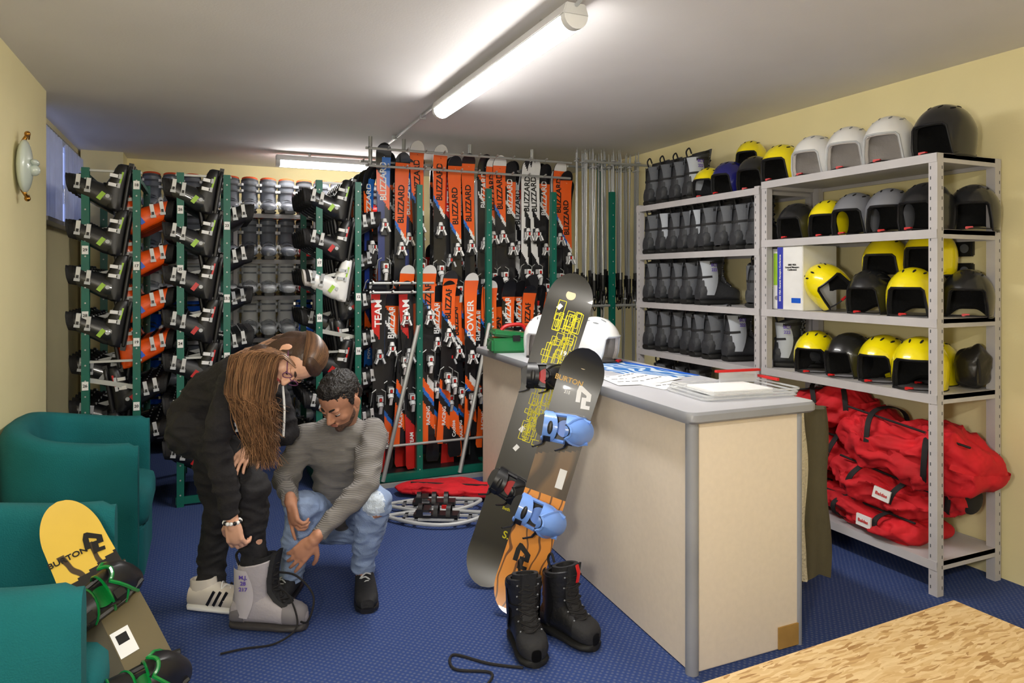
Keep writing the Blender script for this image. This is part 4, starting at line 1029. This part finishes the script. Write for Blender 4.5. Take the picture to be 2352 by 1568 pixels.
sw=[('c',(-.06,.29,.36),(-.06,.19,.56),.158,.152),('c',(-.06,.19,.56),(-.045,.11,.71),.152,.125),('e',Matrix.Translation((-.05,.12,.68))@Matrix.Diagonal((.185,.13,.13,1))),
 ('c',(-.18,.07,.745),(.09,.07,.755),.082,.082),('c',LS,LE,.078,.064),('f',V(LE),V(LW)*.93+V(LE)*.07,.062,.038),('c',RS,RE,.078,.066),('f',V(RE),V(RW)*.93+V(RE)*.07,.064,.038),
 ('c',(-.10,.08,.785),(.03,.07,.79),.075,.075),('f',V((-.035,.09,.79)),V((-.035,.09,.80)).lerp(NK,.62),.088,.073),('e',Matrix.Translation(LE)@Matrix.Scale(.064,4)),('e',Matrix.Translation(RE)@Matrix.Scale(.066,4))]
blob('sweater',sw,.007,swm,man,4,.022,7,'grey ribbed knit sweater',3)
jm=mat('denim_light',(142,162,198),.85,var=.22,vs=7,bump=.25,bs=160)
jn=[('c',(-.14,.30,.29),(.02,.30,.29),.14,.14),('c',LH,LK,.11,.084),('f',LK,LA,.082,.058),('e',Matrix.Translation(LK)@Matrix.Scale(.083,4)),('c',RH,RK,.11,.084),('f',RK,RA,.082,.058),('e',Matrix.Translation(RK)@Matrix.Scale(.083,4))]
jo=blob('jeans',jn,.007,jm,man,4,.020,9,'light blue ripped jeans',8)
pk=mat('pale_denim_threads',(196,208,224),.95,var=.2,vs=60,bump=.5,bs=160)
jo.data.materials.append(pk); jo.data.materials.append(skm)
kc=V(RK)+V((.005,-.08,.0))
for p in jo.data.polygons:
    c_=p.center; e=((c_.x-kc.x)/.055)**2+((c_.y-kc.y)/.06)**2+((c_.z-kc.z-.02)/.075)**2+.5*noise.noise(c_*60)
    f=((c_.x-kc.x-.02)/.026)**2+((c_.y-kc.y)/.05)**2+((c_.z-kc.z+.05)/.011)**2+.4*noise.noise(c_*90)
    if f<1: p.material_index=2
    elif e<1: p.material_index=1
shoeF=[(-.13,.03,.06),(-.12,.04,.085),(-.06,.045,.10),(0,.048,.095),(.06,.052,.08),(.12,.054,.066),(.16,.05,.058),(.185,.03,.045)]
def shoe(parent,M,up,sole,lace,stripes=None,label=None):
    q=ob('shoe',None,parent,M,label)
    mb=MB(); footloft(mb,shoeF,.02,up); mb.loft([ringz(-.065,.09,.062,.042),ringz(-.068,.135,.058,.040,.1),ringz(-.068,.135,.048,.032,.1),ringz(-.06,.10,.04,.03)],up); part('upper',mb,q)
    mb=MB(); footloft(mb,shoeF,0,sole,hf=.03,ws=1.07); part('sole',mb,q)
    mb=MB()
    zz=[]
    for k in range(6):
        x=.015+.019*k; z=.117-.008*k-.0012*k*k; zz+=[(x,-.026 if k%2 else .026,z-.006),(x+.008,0,z+.004)]
    mb.tube(spline(zz,3),.0035,lace,5); part('laces',mb,q)
    if stripes:
        for k in range(3):
            for sg in(-1,1):
                mb=MB(); mb.box((-.005+.03*k,sg*(.0485),.068),(.012,.006,.07),stripes,R=Matrix.Rotation(.5,3,'Y')); part('stripe',mb,q)
shoe(man,L3(.095,.03,0,rz=math.radians(-75)),BLKM,BLK,LGR,label='black sneaker with white laces'); shoe(man,L3(-.28,.0,0,rz=math.radians(-95)),BLKM,BLK,LGR,label='black sneaker')
# ---- woman
skw=mat('skin_woman',(216,166,140),.5,var=.05,vs=20)
wo=root('person','person in black hoodie and trousers bending over boot','person',None,L3(.161,3.372,0,rz=YAW))
s=.245; HW2=headframe((.285,-.17,1.195),(.0,-.60,-.78),(.95,-.05,.14),s)
NB=(.15,-.08,1.17)
wRS=(.02,-.18,1.09); wRE=(-.03,-.22,.845); wRW=(.045,-.24,.535)
wLS=(.10,.08,1.06); wLE=(.16,.10,.82); wLW=(.07,-.08,.80)
FH=(-.21,.05,.84);FK=(.08,-.10,.63);FA=(.065,-.045,.20)
BH=(-.25,.19,.84);BKn=(-.20,.20,.47);BA=(-.215,.15,.09)
wb=headprims(HW2,s,True)+[('c',NB,HW2@V((0,-.10,-.22)),.055,.05),('c',(-.25,.12,.88),(-.15,.07,1.03),.10,.095),('c',(-.15,.07,1.03),(.03,-.03,1.10),.095,.088),('c',(.03,-.03,1.10),NB,.088,.06),
 ('c',wRS,wLS,.055,.055),('c',wRS,wRE,.046,.036),('c',wRE,wRW,.036,.025),('c',wLS,wLE,.046,.036),('c',wLE,wLW,.036,.025),
 ('c',FH,FK,.08,.055),('c',FK,FA,.05,.033),('c',BH,BKn,.08,.055),('c',BKn,BA,.05,.033)]
wb+=hand(wRW,(.15,.0,-1),(-.25,-.95,0),1,(.75,.8,.85,.9),.92,.05,1.)
wb+=hand(wLW,(-.2,-.9,-.3),(.1,.0,1),-1,(.35,.4,.5,.55),.84)
blob('body',wb,.0048,skw,wo,3)
facebits(HW2,wo,mat('brow_brown',(50,34,26),.8),True,skw)
hb=mat('hoodie_black',(27,25,29),.9,var=.2,vs=8,bump=.3,bs=60)
blob('hoodie',[('c',(-.25,.11,.90),(-.16,.07,1.01),.135,.125),('c',(-.16,.07,1.01),(.0,-.03,1.09),.125,.115),('c',(.0,-.03,1.09),(.11,-.07,1.15),.115,.075),
 ('c',wRS,wLS,.074,.072),('c',wRS,wRE,.074,.060),('f',V(wRE),V(wRW)*.96+V(wRE)*.04,.060,.042),('e',Matrix.Translation(wRE)@Matrix.Scale(.060,4)),('c',wLS,wLE,.076,.060),('f',V(wLE),V(wLW)*.9+V(wLE)*.1,.060,.042),('e',Matrix.Translation(wLE)@Matrix.Scale(.060,4)),
 ('c',(.03,.0,1.16),(.09,-.08,1.17),.06,.055)],.008,hb,wo,4,.026,7,'black hooded sweatshirt',5)
tb=mat('trousers_black',(27,26,30),.85,var=.2,vs=8,bump=.2,bs=60)
blob('trousers',[('c',(-.25,.07,.84),(-.25,.18,.84),.135,.135),('c',FH,FK,.105,.080),('f',V(FK),V((.06,-.045,.27)),.078,.058),('e',Matrix.Translation(FK)@Matrix.Scale(.079,4)),('c',BH,BKn,.105,.078),('f',V(BKn),V((-.215,.15,.10)),.077,.066),('e',Matrix.Translation(BKn)@Matrix.Scale(.078,4))],.008,tb,wo,3,.024,9,'black trousers',2)
hcs=[mat('hair_brown_%s'%n,c,.38,var=.25,vs=14) for n,c in (('light',(142,104,74)),('mid',(112,80,56)),('dark',(80,56,40)))]
hwd=mat('hair_dark_brown',(62,42,31),.45,var=.3,vs=20,bump=.15,bs=120)
def strand_mesh():
    mb=MB(); rn=random.Random(11)
    for k in range(2300):
        u=rn.random(); w=rn.random()
        cl=math.sin(u*37)*.008+math.sin(u*91)*.004
        a0=V((.11+.21*u,-.08-.19*w,1.300-.07*w-.25*abs(u-.5)**2))
        a1=V((.055+.20*u+rn.gauss(0,.004),-.17-.12*w,1.21+.02*rn.random()))
        a2=V((.045+.175*u+rn.gauss(0,.008)+cl,-.22-.09*w,1.07))
        zb=rn.uniform(.76,1.02)-.03*math.sin(u*3)+.05*(1-u)
        a3=V((.095+.12*u+rn.gauss(0,.012)-cl*1.5,-.23-.07*w+rn.gauss(0,.006),(1.07+zb)/2))
        a4=V((.12+.11*u+rn.gauss(0,.020)+cl*2,-.235-.06*w+rn.gauss(0,.012),zb))
        sp=spline([a0,a1,a2,a3,a4],4); n=len(sp)
        mb.tube(sp,[.0021*(1-.75*(i/n)**2) for i in range(n)],hcs[0 if rn.random()<.3 else (1 if rn.random()<.65 else 2)],4)
    for k in range(700):
        a=rn.uniform(-1.25,1.25); w=rn.uniform(-.02,.02); pts=[]
        for i in range(6):
            t=math.radians(8+26*i+rn.gauss(0,1)); rr=1.015
            pts.append(HW2@V((math.sin(a)*.365*math.sin(min(t,1.5))*rr+w*.3,.30-.30*(1-math.cos(t))*1.25,.20+.36*math.sin(t)*math.cos(a)*rr)))
        mb.tube(spline(pts,2),.0018,hcs[2 if rn.random()<.6 else 1],4)
    return mb
part('hair_strands',strand_mesh(),wo)
blob('hair',[E(HW2,(0,-.10,.16),(.355,.42,.37)),E(HW2,(0,.12,.36),(.27,.2,.13)),E(HW2,(0,-.30,-.05),(.30,.24,.33)),E(HW2,(.31,-.08,-.1),(.05,.2,.3)),E(HW2,(-.31,-.08,-.1),(.05,.2,.3)),E(HW2,(-.1,-.35,-.35),(.24,.22,.25)),
 ('c',(.15,-.20,1.20),(.13,-.24,1.08),.065,.05),('c',(.13,-.24,1.08),(.16,-.25,.98),.045,.02)],.006,hwd,wo,3)
gl=mat('glasses_purple',(110,58,104),.3)
mb=MB()
for q in(-1,1):
    mb.tube([HW2@V((q*.135+.088*math.cos(t),.405-.02*abs(math.cos(t)),-.005+.075*math.sin(t))) for t in [2*math.pi*i/20 for i in range(20)]],.002,gl,6,closed=True)
    mb.tube([HW2@V((q*.22,.39,.02)),HW2@V((q*.32,.2,.03)),HW2@V((q*.345,-.02,.02))],.002,gl,5)
mb.tube([HW2@V((-.048,.405,.01)),HW2@V((0,.425,.02)),HW2@V((.048,.405,.01))],.002,gl,5); part('glasses',mb,wo)
for P in ([(.19,-.20,1.07),(.215,-.23,.98),(.20,-.22,.90),(.205,-.23,.84)],[(.21,-.10,1.07),(.23,-.14,.97),(.225,-.14,.86)]):
    mb=MB(); mb.tube(spline(P,5),.005,WHT,6); part('drawstring',mb,wo)
mb=MB()
for k in range(14):
    t=2*math.pi*k/14; mb.sph((wRW[0]+.032*math.cos(t),wRW[1]+.032*math.sin(t),wRW[2]-.008),.0085,WHT if k%3 else BLK,8,6)
part('bracelet',mb,wo)
shoe(wo,L3(-.16,.10,0,rz=math.radians(-8),s=1.05),mat('sneaker_white',(216,208,198),.6),WHT,WHT,BLK,'white sneaker with black stripes')
gb=snow_boot(mat('boot_pale_grey',(180,174,180),.6,bump=.15),mat('boot_pale_grey2',(202,196,202),.6),mat('boot_sole_grey',(60,57,58),.6),'pale grey snowboard boot worn by the standing person',toe=mat('boot_mid_grey',(124,120,124),.6),txt=['M.J.','28','217'],tongue=BLKM,tsz=.026,tw=.05)
wb_loc=wo.matrix_basis@V((.10,-.06,0))
gb.put(Matrix.Translation((wb_loc.x,wb_loc.y,0))@Euler((0,0,YAW+math.radians(-6))).to_matrix().to_4x4()@Matrix.Diagonal((1.0,.97,.86,1)))
p0=wo.matrix_basis
for P in ([(.19,-.07,.17),(.25,-.12,.15),(.29,-.16,.05),(.22,-.22,.008),(.10,-.26,.007),(.02,-.30,.007)],[(.17,-.06,.24),(.27,-.10,.24),(.35,-.12,.16),(.33,-.14,.06),(.27,-.10,.05)]):
    mb=MB(); mb.tube([p0@V(q) for q in spline(P,8)],.0045,BLKF,6)
    simple('boot_lace',mb,'loose black lace of the grey snowboard boot','lace')
# ---------------------------------------------------------------- world, extra light, camera
w=bpy.data.worlds.new('w'); SC.world=w; w.use_nodes=True; w.node_tree.nodes['Background'].inputs[0].default_value=(.5,.55,.7,1); w.node_tree.nodes['Background'].inputs[1].default_value=.2
def area(loc,rot,sx,sy,e,col=(1,1,1)):
    l=bpy.data.lights.new('area_lamp','AREA'); l.shape='RECTANGLE'; l.size=sx; l.size_y=sy; l.energy=e; l.color=col
    o=bpy.data.objects.new('area_lamp',l); C.objects.link(o); o.location=loc; o.rotation_euler=rot; return o
area((1.39,3.4,2.54),(0,0,0),.12,1.7,18,(1,.98,.95))
area((-.3,.3,1.55),(math.radians(78),0,math.radians(-42)),.25,.25,20,(1,.95,.88))
cam=bpy.data.cameras.new('camera'); co=bpy.data.objects.new('camera',cam); C.objects.link(co)
co.location=(0,0,1.55); co.rotation_euler=(math.radians(90),0,YAW)
cam.sensor_width=36; cam.lens=36*1600/2352; cam.shift_y=-149/2352; cam.clip_start=.05
SC.camera=co
SC.view_settings.view_transform='Standard'; SC.view_settings.exposure=.32
SM=Matrix.Scale(SCALE,4)
for o in list(bpy.data.objects):
    if o.parent is None:
        if o.type=='CAMERA': o.location=o.location*SCALE
        else: o.matrix_basis=SM@o.matrix_basis
